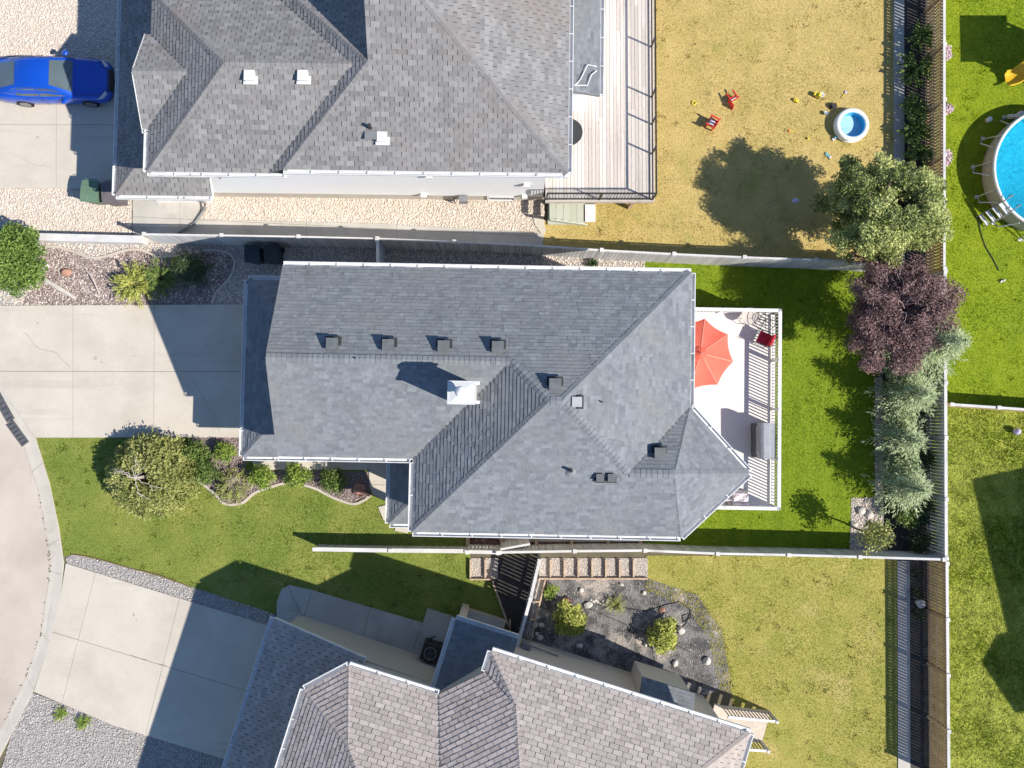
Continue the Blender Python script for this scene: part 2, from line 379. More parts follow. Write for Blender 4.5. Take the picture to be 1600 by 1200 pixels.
def grass(label, poly, z, mt, dens=520, holes=(), hgt=.035, wid=.022, seed=1, clump=.8, mow=None):
    X, Y = scatter(poly, dens, holes); n = len(X)
    a = npr.uniform(0, 6.283, n); l = npr.uniform(.5, 1.5, n) * hgt * 1.3; h = npr.uniform(.35, 1.2, n) * hgt; w = npr.uniform(.6, 1.4, n) * wid
    ca, sa = np.cos(a), np.sin(a)
    V = np.empty((n, 3, 3)); V[:, 0] = np.stack([X - sa * w / 2, Y + ca * w / 2, np.full(n, z)], 1)
    V[:, 1] = np.stack([X + sa * w / 2, Y - ca * w / 2, np.full(n, z)], 1)
    V[:, 2] = np.stack([X + ca * l, Y + sa * l, z + h], 1)
    T = np.clip(.5 + 1.0 * smooth_field(X, Y, 1.1, seed) + .6 * smooth_field(X, Y, 4, seed + 1) + npr.normal(0, .24, n), 0, 1)
    if mow: T = np.clip(T + mow[0] * np.sign(np.sin(2 * np.pi * (X * mow[1] + Y * mow[2]) + .8 * np.sin(Y * .5))), 0, 1)
    CX_, CY_ = scatter(poly, clump, holes); nc = len(CX_); k = 16
    if nc:
        r = np.abs(npr.normal(0, .07, (nc, k))) * npr.uniform(.4, 1.8, nc)[:, None]; b = npr.uniform(0, 6.283, (nc, k)); x = (CX_[:, None] + r * np.cos(b)).ravel(); y = (CY_[:, None] + r * np.sin(b)).ravel()
        b = b.ravel(); l = npr.uniform(.04, .11, nc * k); h2 = npr.uniform(.02, .09, nc * k); w2 = npr.uniform(.02, .05, nc * k); cb, sb = np.cos(b), np.sin(b); W = np.empty((nc * k, 3, 3))
        W[:, 0] = np.stack([x - sb * w2 / 2, y + cb * w2 / 2, np.full(nc * k, z)], 1); W[:, 1] = np.stack([x + sb * w2 / 2, y - cb * w2 / 2, np.full(nc * k, z)], 1); W[:, 2] = np.stack([x + cb * l, y + sb * l, z + h2], 1)
        V = np.concatenate([V, W]); T = np.concatenate([T, np.clip(np.repeat(npr.uniform(0, .9, nc), k) + npr.normal(0, .12, nc * k), 0, 1)]); n = len(V)
    me = npmesh('grass', V.reshape(-1, 3), np.arange(n * 3).reshape(-1, 3), T, mt)
    o = link(bpy.data.objects.new('grass', me)); return tag(o, label, 'grass', kind='stuff')
OCT = np.array([(1, 0, 0), (0, 1, 0), (-1, 0, 0), (0, -1, 0), (0, 0, 1), (0, 0, -1)], float)
OCF = np.array([(0, 1, 4), (1, 2, 4), (2, 3, 4), (3, 0, 4), (1, 0, 5), (2, 1, 5), (3, 2, 5), (0, 3, 5)])
def pebbles(label, poly, z, mt, dens=330, size=.032, holes=(), flat=.6, cat='gravel', name='pebbles'):
    X, Y = scatter(poly, dens, holes); n = len(X)
    s = size * npr.uniform(.55, 1.5, n); a = npr.uniform(0, 6.283, n); e = npr.uniform(.7, 1.3, n); ca, sa = np.cos(a), np.sin(a)
    V = np.empty((n, 6, 3)); ox, oy, oz = OCT[:, 0], OCT[:, 1], OCT[:, 2]
    jx = npr.normal(0, .18, (n, 6)); jy = npr.normal(0, .18, (n, 6))
    lx = (ox[None] + jx) * (s * e)[:, None]; ly = (oy[None] + jy) * (s / e)[:, None]
    V[:, :, 0] = X[:, None] + lx * ca[:, None] - ly * sa[:, None]; V[:, :, 1] = Y[:, None] + lx * sa[:, None] + ly * ca[:, None]
    V[:, :, 2] = z + (oz[None] * flat + .25) * s[:, None]
    F = (OCF[None] + (np.arange(n) * 6)[:, None, None]).reshape(-1, 3)
    T = np.repeat(np.clip(npr.normal(.5, .28, n), 0, 1), 8)
    o = link(bpy.data.objects.new(name, npmesh(name, V.reshape(-1, 3), F, T, mt))); return tag(o, label, cat, kind='stuff')

def clip_half(poly, a, b, c):      # keep a*x+b*y+c >= 0
    out = []; n = len(poly)
    for i in range(n):
        p, q = poly[i], poly[(i + 1) % n]
        dp = a * p[0] + b * p[1] + c; dq = a * q[0] + b * q[1] + c
        if dp >= 0: out.append(p)
        if (dp >= 0) != (dq >= 0):
            t = dp / (dp - dq); out.append((p[0] + (q[0] - p[0]) * t, p[1] + (q[1] - p[1]) * t))
    return out
def slabs(parent, poly, cuts, z0, z1, mt, gap=.008):
    """cut a slab polygon along the lines (pairs of points) into pieces, each an object"""
    cells = [[(p[0], p[1]) for p in poly]]
    for (p, q) in cuts:
        nx, ny = -(q[1] - p[1]), q[0] - p[0]; l = math.hypot(nx, ny); nx /= l; ny /= l; c = -(nx * p[0] + ny * p[1]); new = []
        for cell in cells:
            for sg in (1, -1):
                k = clip_half(cell, sg * nx, sg * ny, sg * c - gap)
                if len(k) > 2 and abs(sum(k[i][0] * k[(i + 1) % len(k)][1] - k[(i + 1) % len(k)][0] * k[i][1] for i in range(len(k)))) > .05: new.append(k)
        cells = new
    for k in cells: part('slab', MB().prism(k, z0, z1), mt, parent)

# ---------------------------------------------------------------- the ground
struct('ground', MB().sheet([(-300, -300), (300, -300), (300, 300), (-300, 300)], -.012), M['soil'])
lip = [(-60, 555), (0, 622), (38, 698), (60, 770), (73, 840), (78, 880), (75, 915), (62, 995), (40, 1058), (5, 1130), (-60, 1250)]
back = [(-60, 510), (0, 600), (56, 684), (78, 755), (92, 822), (100, 880), (96, 930), (76, 1010), (54, 1076), (22, 1140), (-40, 1260)]
road_poly = PX([(-700, 300)] + lip + [(-700, 1250)])
struct('road', MB().sheet(road_poly, 0.0), M['asphalt'])
kb = MB()
for i in range(len(lip) - 1):
    a, b, c, d = P(*lip[i]), P(*lip[i + 1]), P(*back[i + 1]), P(*back[i])
    m1, m2 = a.lerp(d, .4), b.lerp(c, .4)
    vs = [a + Vector((0, 0, -.01)), b + Vector((0, 0, -.01)), m2 + Vector((0, 0, .012)), m1 + Vector((0, 0, .012)), c + Vector((0, 0, .06)), d + Vector((0, 0, .06)), c + Vector((0, 0, -.02)), d + Vector((0, 0, -.02))]
    kb.add(vs, [(0, 1, 2, 3), (3, 2, 4, 5), (5, 4, 6, 7)])
kerb = struct('kerb', kb, M['kerb'])
jb = MB()
for t in (2.55, 4.35, 5.35, 6.9, 8.0):
    i = int(t); f = t - i
    a = P(*lip[i]).lerp(P(*lip[i + 1]), f); d = P(*back[i]).lerp(P(*back[i + 1]), f); m = a.lerp(d, .4)
    jb.beam(a + Vector((0, 0, .002)), m + Vector((0, 0, .016)), .02, .004); jb.beam(m + Vector((0, 0, .016)), d + Vector((0, 0, .064)), .02, .004)
part('joint', jb, M['joint'], kerb)
wd = MB()
# weeds and dirt in the gutter seam
for i in range(3, len(lip) - 2):
    for k in range(16):
        p = P(*lip[i]).lerp(P(*lip[i + 1]), rng.random()); wd.rock(p + Vector((rng.uniform(-.05, .05), 0, -.012)), rng.uniform(.015, .04), k + i * 20, 1)
part('gutter_dirt', wd, M['soil'], kerb, 'stuff')
# storm drain covers
for n, (x1, y1, x2, y2) in enumerate(((-8, 612, 17, 657), (15, 660, 40, 694))):
    a, b = P(x1, y1, .02), P(x2, y2, .02)
    d = thing('storm_drain', ('upper' if n == 0 else 'lower') + ' grey metal storm drain cover in the gutter by the long driveway', 'drain', a, 'storm drain covers')
    part('cover', MB().beam(a, b, .36, .03), M['drain'], d)
    sl = MB()
    for k in range(6):
        q = a.lerp(b, (k + .5) / 6) + Vector((0, 0, .018)); sl.beam(q + Vector((-.1, -.06, 0)), q + Vector((.1, .06, 0)), .03, .006)
    part('slot', sl, M['black_metal'], d)

# lawns
HB = PX([(300, 683), (384, 683), (384, 735), (577, 737), (577, 772), (550, 786), (520, 777), (490, 762), (455, 755), (440, 756), (400, 769), (378, 786), (350, 786), (330, 766), (298, 744)])
L_dry = PX([(835, 352), (930, 318), (930, -80), (1398, -80), (1398, 426), (1310, 421), (838, 398)])
L_green = PX([(1000, 405), (1372, 424), (1370, 640), (1368, 775), (1330, 785), (1328, 857), (1000, 857)])
L_front = PX([(57, 684), (300, 684), (600, 700), (735, 838), (735, 900), (768, 905), (800, 985), (700, 1010), (436, 950), (420, 970), (300, 918), (200, 888), (112, 866), (100, 870), (92, 822), (78, 755)])
L_south = PX([(1010, 868), (1402, 870), (1402, 1290), (1180, 1290), (1142, 1075), (1125, 985), (1088, 932), (1010, 905)])
L_lime = PX([(1451, -80), (1900, -80), (1900, 636), (1453, 636)])
L_weedy = PX([(1453, 636), (1900, 636), (1900, 1300), (1456, 1300)])
holes_front = [HB, PX([(436, 916), (700, 990), (700, 1050), (430, 1000)])]
for nm, poly, mt, z in (('lawn', L_dry, 'lawn_dry', 0), ('lawn', L_green, 'lawn_green', .0), ('lawn', L_front, 'lawn_front', 0),
                        ('lawn', L_south, 'lawn_south', 0), ('lawn', L_lime, 'lawn_lime', 0), ('lawn', L_weedy, 'lawn_weedy', .0)):
    struct(nm, MB().sheet(poly, z), M[mt])
grass('dry yellow grass of the yard with the toys', L_dry, 0, M['blade_dry'], 480, seed=1, clump=1.0)
grass('lush green grass behind the white deck', L_green, 0, M['blade_green'], 560, seed=2, clump=.5, mow=(.10, .85, 0))
grass('green front lawn beside the curved road', L_front, 0, M['blade_front'], 520, holes_front, seed=3, clump=1.2, mow=(.07, .12, .8))
grass('yellow green grass beside the bare garden plot', L_south, 0, M['blade_south'], 480, seed=4, clump=1.0, mow=(.06, .75, .05))
grass('lime green grass around the big pool', L_lime, 0, M['blade_lime'], 560, seed=5, clump=1.0, mow=(.07, .05, .7))
grass('weedy grass beyond the back fence with a house shadow on it', L_weedy, 0, M['blade_weedy'], 520, hgt=.055, wid=.035, seed=6, clump=11)

# gravel and beds
def bed(name, poly, z, sheet, peb, label, dens=330, size=.032, holes=(), cat='gravel', sub='pebbles'):
    struct(name, MB().sheet(poly, z), M[sheet]); pebbles(label, poly, z, M[peb], dens, size, holes, cat=cat, name=sub)
bed('gravel_bed', PX([(-80, -80), (184, -80), (184, 106), (-80, 106)]), .004, 'pebble_sheet', 'pebble_beige', 'pale gravel beyond the blue car')
bed('gravel_bed', PX([(-80, 295), (206, 295), (206, 372), (-80, 372)]), .004, 'pebble_sheet', 'pebble_beige', 'pale gravel strip below the upper driveway')
bed('gravel_bed', PX([(313, 305), (850, 310), (850, 366), (800, 361), (600, 350), (400, 345), (313, 343)]), .004, 'pebble_sheet', 'pebble_beige', 'pinkish gravel between white house wall and concrete walk', 380)
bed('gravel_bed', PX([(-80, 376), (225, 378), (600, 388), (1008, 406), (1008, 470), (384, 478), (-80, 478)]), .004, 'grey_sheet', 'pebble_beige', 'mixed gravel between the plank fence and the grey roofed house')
mul = PX([(34, 476), (60, 440), (66, 390), (95, 388), (140, 402), (165, 401), (200, 391), (225, 392), (250, 402), (290, 397), (330, 391), (358, 396), (366, 410), (360, 432), (336, 458), (332, 477)])
bed('mulch_bed', mul, .012, 'mulch_sheet', 'mulch', 'brown stone mulch in the curved bed above the driveway', 380, .036, cat='mulch', sub='mulch_stones')
bed('mulch_bed', HB, .012, 'mulch_sheet', 'mulch', 'brown stone mulch in the front shrub bed', 380, .034, cat='mulch', sub='mulch_stones')
bed('gravel_strip', PX([(103, 872), (115, 866), (200, 886), (300, 917), (430, 960), (424, 978), (105, 880)]), .008, 'grey_sheet', 'pebble_grey', 'grey gravel strip along the angled driveway')
bed('gravel_strip', PX([(50, 1082), (110, 1104), (180, 1130), (376, 1192), (376, 1280), (-20, 1280), (20, 1142)]), .008, 'grey_sheet', 'pebble_grey', 'grey gravel below the angled driveway')
bed('rock_edge', PX([(1367, 590), (1379, 590), (1379, 778), (1367, 778)]), .010, 'grey_sheet', 'pebble_beige', 'pale stone edge between the lawn and the blue spruces')
bed('rock_patch', PX([(1330, 778), (1380, 776), (1380, 870), (1328, 860)]), .006, 'grey_sheet', 'pebble_beige', 'pinkish gravel patch with boulders in the lawn corner')
struct('planting_bed', MB().sheet(PX([(1379, 424), (1456, 424), (1456, 872), (1379, 872)]), .004), M['dark_soil'])
struct('planting_bed', MB().sheet(PX([(1398, -80), (1456, -80), (1456, 424), (1398, 424)]), .004), M['dark_soil'])
struct('planting_bed', MB().sheet(PX([(1402, 872), (1460, 872), (1460, 1290), (1402, 1290)]), .004), M['dark_soil'])
garden = PX([(838, 902), (1010, 903), (1090, 930), (1127, 985), (1144, 1075), (1100, 1085), (975, 1045), (800, 1010)])
struct('garden_plot', MB().sheet(garden, .008), M['fabric_black'])
pebbles('scattered grit on the bare garden plot', garden, .008, M['pebble_grey'], 80, .022)
grass('sparse weeds around the bare garden plot edge', PX([(1010, 905), (1092, 928), (1132, 985), (1148, 1075), (1125, 1080), (1108, 1000), (1075, 950), (1010, 925)]), .008, M['blade_south'], 420, hgt=.05, wid=.03, seed=8)
struct('fabric_patch', MB().sheet(PX([(770, 872), (840, 872), (812, 1005), (800, 985), (768, 905)]), .008), M['dark_soil'])

# concrete
def S2(x, y, a=math.radians(17.4)): return rot2(x, y, a)
d1 = struct('driveway', MB().sheet(PX([(-60, 478), (384, 476), (380, 684), (56, 684), (0, 600), (-60, 510)]), .02), M['joint'])
slabs(d1, PX([(-60, 478), (384, 476), (380, 683), (56, 683), (0, 600), (-60, 510)]), [(P(115, 470), P(115, 700)), (P(242, 470), P(241, 700)), (P(-80, 580), P(400, 581))], .0, .06, M['concrete'])
d2 = struct('driveway', MB().sheet(PX([(-80, 106), (208, 106), (208, 295), (-80, 295)]), .02), M['joint'])
slabs(d2, PX([(-80, 106), (208, 106), (208, 295), (-80, 295)]), [(P(0, 100), P(0, 300)), (P(89, 100), P(89, 300)), (P(-80, 195), P(220, 196))], 0, .06, M['concrete'])
drv = PX([(104, 880), (440, 983), (385, 1196), (180, 1133), (54, 1080), (76, 1010), (96, 930)])
d3 = struct('driveway', MB().sheet(drv, .02), M['joint'])
slabs(d3, drv, [(P(154, 880), P(92, 1120)), (P(290, 900), P(225, 1160)), (P(80, 986), P(430, 1092))], 0, .06, M['concrete'])
sw = PX([(432, 1000), (433, 940), (441, 920), (452, 914), (485, 921), (661, 973), (668, 950), (716, 965), (705, 1075), (560, 1040)])
s1 = struct('sidewalk', MB().sheet(sw, .02), M['joint'])
slabs(s1, sw, [(P(452, 918), P(474, 966)), (P(487, 926), P(474, 966)), (P(579, 950), P(568, 990)), (P(660, 973), P(645, 1015))], 0, .05, M['concrete_old'], .008)
nw = PX([(208, 305), (312, 312), (313, 343), (400, 345), (600, 350), (800, 361), (850, 366), (846, 398), (600, 388), (228, 380), (208, 375)])
s2 = struct('sidewalk', MB().sheet(nw, .012), M['joint'])
slabs(s2, nw, [(P(282, 300), P(281, 400)), (P(250, 341), P(900, 372)), (P(440, 330), P(440, 400)), (P(479, 330), P(479, 400)), (P(620, 330), P(620, 400)), (P(740, 330), P(740, 410))], 0, .045, M['concrete_old'], .006)
en = PX([(380, 684), (386, 705), (398, 728), (410, 734), (577, 734), (577, 757), (582, 772), (606, 784), (660, 784), (660, 690)])
s3 = struct('sidewalk', MB().sheet(en, .014), M['joint'])
slabs(s3, en, [(P(435, 690), P(435, 740)), (P(505, 690), P(505, 740)), (P(577, 690), P(577, 740)), (P(560, 757), P(680, 757))], 0, .05, M['concrete'], .006)
for n, (q, lb) in enumerate(((PX([(591, 792), (604, 789), (608, 812), (600, 813)]), 'pale paver stepping stone beside the porch column'), (PX([(619, 818), (642, 818), (637, 833), (617, 829)]), 'pale paver stepping stone below the porch roof'))):
    solo('paver', MB().prism(q, 0, .05), M['concrete'], lb, 'paver', 'stepping stones')
def crack(parent, pts, w=.012, z=.062):
    q = [P(*p) for p in pts]; m = MB()
    for i in range(len(q) - 1):
        k = max(2, int((q[i + 1] - q[i]).length / .18)); pr = q[i]
        for j in range(1, k + 1):
            nx = q[i].lerp(q[i + 1], j / k) + Vector((rng.uniform(-.025, .025), rng.uniform(-.025, .025), 0)); m.beam(pr + Vector((0, 0, z)), nx + Vector((0, 0, z)), w * rng.uniform(.5, 1.5), .003); pr = nx
    part('crack', m, M['joint_dark'], parent)
crack(d1, [(40, 520), (62, 545), (90, 552), (112, 575)]); crack(d1, [(300, 590), (330, 640), (345, 676)], .008); crack(d3, [(205, 1022), (236, 1033), (262, 1040)], .03); crack(d2, [(20, 240), (50, 256), (85, 262)], .009)
def spots(parent, pts):
    for x, y, r in pts:
        p = P(x, y); part('oil_spot', MB().sheet([(p.x + r * math.cos(a) * rng.uniform(.7, 1.2), p.y + r * math.sin(a) * rng.uniform(.7, 1.2)) for a in [k * .45 for k in range(14)]], .0615), M['oil'], parent)
spots(d1, [(150, 560, .09), (160, 566, .05), (60, 505, .05), (212, 556, .035)]); spots(d3, [(210, 960, .07), (214, 968, .04)]); spots(d2, [(60, 215, .06)])
# drainage swales
for y0, y1, xa, xb in ((-80, 424, 1396, 1412), (876, 1290, 1402, 1421)):
    s = struct('drain_channel', MB().sheet(PX([(xa, y0), (xb, y0), (xb + 1, y1), (xa + 1, y1)]), .012), M['joint'])
    cuts = [(P(1390, y), P(1430, y)) for y in range(y0 + 60, y1, 62)]
    slabs(s, PX([(xa, y0), (xb, y0), (xb + 1, y1), (xa + 1, y1)]), cuts, 0, .035, M['concrete_old'], .006)
def edging(name, pts, label, w=.12, h=.07, mt='edging'):
    q = [P(*p) for p in pts]; out = []
    for i in range(len(q) - 1):
        p0, p1, p2, p3 = q[max(i - 1, 0)], q[i], q[i + 1], q[min(i + 2, len(q) - 1)]
        for k in range(5):
            t = k / 5; out.append(.5 * ((2 * p1) + (p2 - p0) * t + (2 * p0 - 5 * p1 + 4 * p2 - p3) * t * t + (3 * p1 - p0 - 3 * p2 + p3) * t ** 3))
    out.append(q[-1]); m = MB(); n = len(out); vs = []
    for i, p in enumerate(out):
        d = (out[min(i + 1, n - 1)] - out[max(i - 1, 0)]).normalized(); s = Vector((-d.y, d.x, 0))
        for o, z in ((-w / 2, 0), (-w * .38, h), (w * .38, h), (w / 2, 0)): vs.append(p + s * o + Vector((0, 0, z)))
    m.add(vs, [(i * 4 + k, i * 4 + k + 1, i * 4 + k + 5, i * 4 + k + 4) for i in range(n - 1) for k in range(3)])
    return solo(name, m, M[mt], label, 'edging')
edging('bed_edging', [(66, 386), (95, 387), (140, 402), (165, 401), (200, 391), (225, 392), (250, 402), (290, 397), (330, 391), (358, 396), (367, 411), (360, 433), (337, 459), (332, 475)], 'wavy concrete edging around the bed above the driveway')
edging('bed_edging', [(298, 744), (320, 758), (336, 772), (352, 787), (378, 786), (400, 769), (440, 756), (455, 755), (490, 762), (520, 777), (550, 787), (566, 783), (580, 773)], 'wavy concrete edging between front lawn and shrub bed')
edging('bed_edging', [(112, 866), (150, 872), (200, 887), (250, 899), (300, 918)], 'thin dark edging along the grey gravel strip', .03, .06, 'rust')

# ---------------------------------------------------------------- roofs
def clip_rect(poly, u0, u1, v0, v1):
    for a, b, c in ((1, 0, -u0), (-1, 0, u1), (0, 1, -v0), (0, -1, v1)):
        poly = clip_half(poly, a, b, c)
        if len(poly) < 3: return []
    return poly
class Roof:
    def __init__(s, house, mt, under, style, seed):
        s.house, s.mt, s.style = house, mt, style; s.exp = .165 if style == 'tab' else .138; s.r = random.Random(seed)
        s.base = MB(); s.field = MB(); s.full = []; s.caps = MB(); s.under = under; s.val = []
    def plane(s, pts, exposure=None):
        exposure = exposure or s.exp
        pts = [Vector(p) for p in pts]
        n = Vector((0, 0, 0))
        for i in range(len(pts)):
            a, b = pts[i] - pts[0], pts[(i + 1) % len(pts)] - pts[0]; n += a.cross(b)
        n.normalize()
        if n.z < 0: n = -n; pts.reverse()
        k = len(pts)
        s.base.add([p for p in pts] + [p - Vector((0, 0, .10)) for p in pts],
                   [tuple(range(k)), tuple(reversed(range(k, 2 * k)))] + [(i, i + k, (i + 1) % k + k, (i + 1) % k) for i in range(k)])
        u = Vector((0, 0, 1)).cross(n); u.normalize(); v = n.cross(u)
        o = pts[0]
        uv = [((p - o).dot(u), (p - o).dot(v)) for p in pts]
        u0 = min(p[0] for p in uv); u1 = max(p[0] for p in uv); v0 = min(p[1] for p in uv); v1 = max(p[1] for p in uv)
        row = 0; vv = v0 - .01; R = s.r
        shade = 0
        while vv < v1:
            uu = u0 - R.uniform(0, .3)
            if s.style == 'tab': uu = u0 - .335 + (row % 2) * .1675 + R.uniform(-.012, .012)
            while uu < u1:
                if s.style == 'tab': w = .335; gap = R.choice((.008, .012, .016, .022, .026)); t = .018 + R.uniform(-.004, .006); tint = min(1, max(0, R.gauss(.5, .3)))
                else:
                    w = R.choice((.13, .17, .2, .24, .3, .36)); gap = .0; t = R.choice((.009, .011, .019, .021))
                    tint = R.choice((.0, .12, .3, .45, .5, .6, .75, .95)) * .8 + R.uniform(0, .2)
                a, b, lo, hi = uu + gap / 2, uu + w - gap / 2, vv, vv + exposure
                q = clip_rect(uv, a, b, lo, hi)
                uu += w
                if len(q) < 3: continue
                area = abs(sum(q[i][0] * q[(i + 1) % len(q)][1] - q[(i + 1) % len(q)][0] * q[i][1] for i in range(len(q)))) / 2
                if area < 2e-4: continue
                if len(q) == 4 and area > (b - a) * exposure * .999:
                    s.full.append((o + u * a + v * lo, u, v, n, b - a, t, tint)); continue
                s._tab(q, o, u, v, n, lo, exposure, t, tint)
            vv += exposure; row += 1
    def _tab(s, q, o, u, v, n, lo, e, t, tint):
        top = []
        for x, y in q:
            f = (y - lo) / e; top.append(o + u * x + v * y + n * (t * (1 - f) + .003))
        s.field.add(top, [tuple(range(len(top)))], tint)
        for i in range(len(q)):
            x, y = q[i], q[(i + 1) % len(q)]
            if abs(x[1] - lo) < 1e-6 and abs(y[1] - lo) < 1e-6:
                A, B = top[i], top[(i + 1) % len(q)]
                s.field.add([A, A - n * t, B - n * t, B], [(0, 1, 2, 3)], tint)
    def cap(s, a, b, w=.14, drop=.35, tint=.4):
        a, b = Vector(a), Vector(b); d = b - a; L = d.length; d /= L; side = d.cross(Vector((0, 0, 1))).normalized(); up = side.cross(d)
        k = max(1, int(L / .17))
        for i in range(k):
            p, q = a + d * (L * i / k), a + d * (L * (i + 1.12) / k if i < k - 1 else L); tt = min(1, max(0, s.r.gauss(tint, .15)))
            h0, h1 = .016, .030
            vs = []
            for pt, h in ((p, h1), (q, h0)):
                for sx, dz in ((-w, -drop * w), (0, 0), (w, -drop * w)): vs.append(pt + side * sx + up * (h + dz))
            s.caps.add(vs, [(0, 1, 4, 3), (1, 2, 5, 4)], tt); s.caps.add([vs[0] - up * .03, vs[1] - up * .03, vs[2] - up * .03] + vs[:3], [(0, 1, 4, 3), (1, 2, 5, 4)], tt)
    def valley(s, a, b, w=.05):
        s.val.append(MB().beam(Vector(a) + Vector((0, 0, .012)), Vector(b) + Vector((0, 0, .012)), w, .02))
    def build(s, name='roof'):
        o = part(name, s.base, M[s.under], s.house)
        c = Vector((0, 0, CAM_H)); s.full.sort(key=lambda f: (f[0] - c).length)
        meshes = {}
        for k in range(8):
            m = MB(); t = .018
            m.add([(0, 0, t + .003), (1, 0, t + .003), (1, 1, .003), (0, 1, .003), (0, 0, 0), (1, 0, 0)], [(0, 1, 2, 3), (4, 5, 1, 0)], (k + .5) / 8)
            meshes[k] = mesh_of('shingle', m, M[s.mt])
        big = s.full[:300]
        for p, u, v, n, w, t, tint in big:
            R = Matrix((u * w, v * s.exp, n)).transposed().to_4x4()
            inst('shingle', meshes[min(7, int(tint * 8))], o, Matrix.Translation(p) @ R)
        for p, u, v, n, w, t, tint in s.full[300:]:
            s._tab([(0, 0), (w, 0), (w, s.exp), (0, s.exp)], p, u, v, n, 0, s.exp, t, tint)
        part('shingle_field', s.field, M[s.mt], o, 'stuff')
        if s.caps.v: part('ridge_cap', s.caps, M[s.mt], o, 'stuff')
        for m in s.val: part('valley', m, M['underlay'], o)
        return o
def gutter(house, a, b, out, mt='white_trim', br=.95, w=.12, dark=False):
    """trough along an eave edge a->b, out = outward horizontal direction"""
    a, b, out = Vector(a), Vector(b), Vector(out).normalized(); d = (b - a).normalized(); m = MB()
    z = Vector((0, 0, 1))
    m.beam(a + out * .008 - z * .085, b + out * .008 - z * .085, .02, .17)                  # fascia
    m.beam(a + out * (w / 2 + .02) - z * .10, b + out * (w / 2 + .02) - z * .10, w, .012)    # bottom
    m.beam(a + out * (w + .025) - z * .052, b + out * (w + .025) - z * .052, .026, .115)      # lip
    L = (b - a).length; k = max(1, int(L / br))
    for i in range(k + 1):
        p = a.lerp(b, (i + .02) / (k + .04)); m.beam(p, p + out * (w + .03), .035, .012)
    return part('gutter', m, M[mt], house)
def wall_prism(house, poly, z0, z1, mt, name='wall'):
    return part(name, MB().prism(poly, z0, z1), M[mt], house)
def boxvent(house, c, n_up, rz, mt_side='vent_black', mt_top='vent_top', s=.36, h=.26):
    v = part('roof_vent', MB().box(Vector(c) + Vector((0, 0, h / 2 - .06)), (s, s, h), rz), M[mt_side], house)
    m = MB(); top = Vector(c) + Vector((0, 0, h - .05))
    m.prism([(top.x + math.cos(rz + k * math.pi / 2 + math.pi / 4) * s * .77, top.y + math.sin(rz + k * math.pi / 2 + math.pi / 4) * s * .77) for k in range(4)], top.z, top.z + .03)
    part('vent_hood', m, M[mt_top], v)
    f = MB().box(Vector(c) + Vector((0, 0, .015)), (s * 1.5, s * 1.5, .02), rz); part('flashing', f, M[mt_side], v)
def window(house, c, w, h, nrm, mt='white_trim'):
    """window on a wall: frame with sill, pane behind"""
    nrm = Vector(nrm).normalized(); t = Vector((-nrm.y, nrm.x, 0)); c = Vector(c); m = MB(); z = Vector((0, 0, 1))
    for s in (-1, 1):
        m.beam(c + t * s * w / 2 - z * h / 2 + nrm * .03, c + t * s * w / 2 + z * h / 2 + nrm * .03, .07, .06, up=nrm)
        m.beam(c - t * (w / 2 - .03) + z * s * h / 2 + nrm * .03, c + t * (w / 2 - .03) + z * s * h / 2 + nrm * .03, .06, .07)
    f = part('window', m, M[mt], house)
    part('pane', MB().beam(c - t * w / 2 + nrm * .012, c + t * w / 2 + nrm * .012, .02, h - .05), M['glass_dark'], f)

# ---------------------------------------------------------------- main house (grey roof, centre)
A1 = .018
def m1(x, y, z=0.0): return rot2(x, y, A1, z)
yN, yS, yG, xR, xW, xE = 5.06, -4.22, -1.67, -8.18, -3.41, 6.25
EV = 5.0; PT = .5
y0 = (yN + yS) / 2; hh = (yN - yS) / 2; zA = EV + PT * hh; a1x, a2x = xW + hh, xE - hh
yg = (yN + yG) / 2; gh = (yN - yG) / 2; zg = EV + PT * gh; Jx = xW + gh
Cp, Dp, Ep = (xE, .30), (8.34, -1.96), (5.97, yS); yB = -1.96; zB = EV + PT * (yB - yS); Vx = xE - (zB - EV) / PT; Qx = 5.5
house1 = thing('house', 'large house with dark grey shingle roof in the centre of the picture', 'house', m1(-1, 0))
w1 = [m1(*p) for p in ((-7.72, 4.6), (5.8, 4.6), (5.8, .1), (7.72, -1.96), (5.75, -3.78), (-2.96, -3.78), (-2.96, -1.22), (-7.72, -1.22))]
wall_prism(house1, w1, 0, 4.95, 'siding_beige')
part('foundation', MB().prism([m1(*p) for p in ((-7.75, 4.63), (5.83, 4.63), (5.83, .12), (7.77, -1.96), (5.77, -3.81), (-2.99, -3.81), (-2.99, -1.25), (-7.75, -1.25))], -.05, .5), M['foundation'], house1)
wall_prism(house1, [m1(*p) for p in ((-9.75, 4.5), (-7.73, 4.5), (-7.73, -1.42), (-9.75, -1.42))], 0, 2.6, 'siding_beige', 'garage_wall')
gw = [m1(-7.70, -1.22, 4.9), m1(-7.70, 4.6, 4.9), m1(-7.70, yg, zg - .25)]
part('gable_wall', MB().add(gw + [p + Vector((.08, 0, 0)) for p in gw], [(0, 2, 1), (3, 4, 5), (0, 1, 4, 3), (1, 2, 5, 4), (2, 0, 3, 5)]), M['siding_beige'], house1)
gd = MB()
for r in range(4):
    for c in range(4): gd.box(m1(-9.79, -.45 + c * 1.22 + .05, .33 + r * .55), (.05, 1.16, .50), -A1)
part('garage_door', gd, M['white_trim'], house1)
R1 = Roof(house1, 'shingle_main', 'underlay', 'lam', 1)
R1.plane([m1(xR, yN, EV), m1(xE, yN, EV), m1(a2x, y0, zA), m1(a1x, y0, zA), m1(Jx, yg, zg), m1(xR, yg, zg)])
R1.plane([m1(xR, yG, EV), m1(xW, yG, EV), m1(Jx, yg, zg), m1(xR, yg, zg)])
R1.plane([m1(xW, yG, EV), m1(xW, yS, EV), m1(a1x, y0, zA), m1(Jx, yg, zg)])
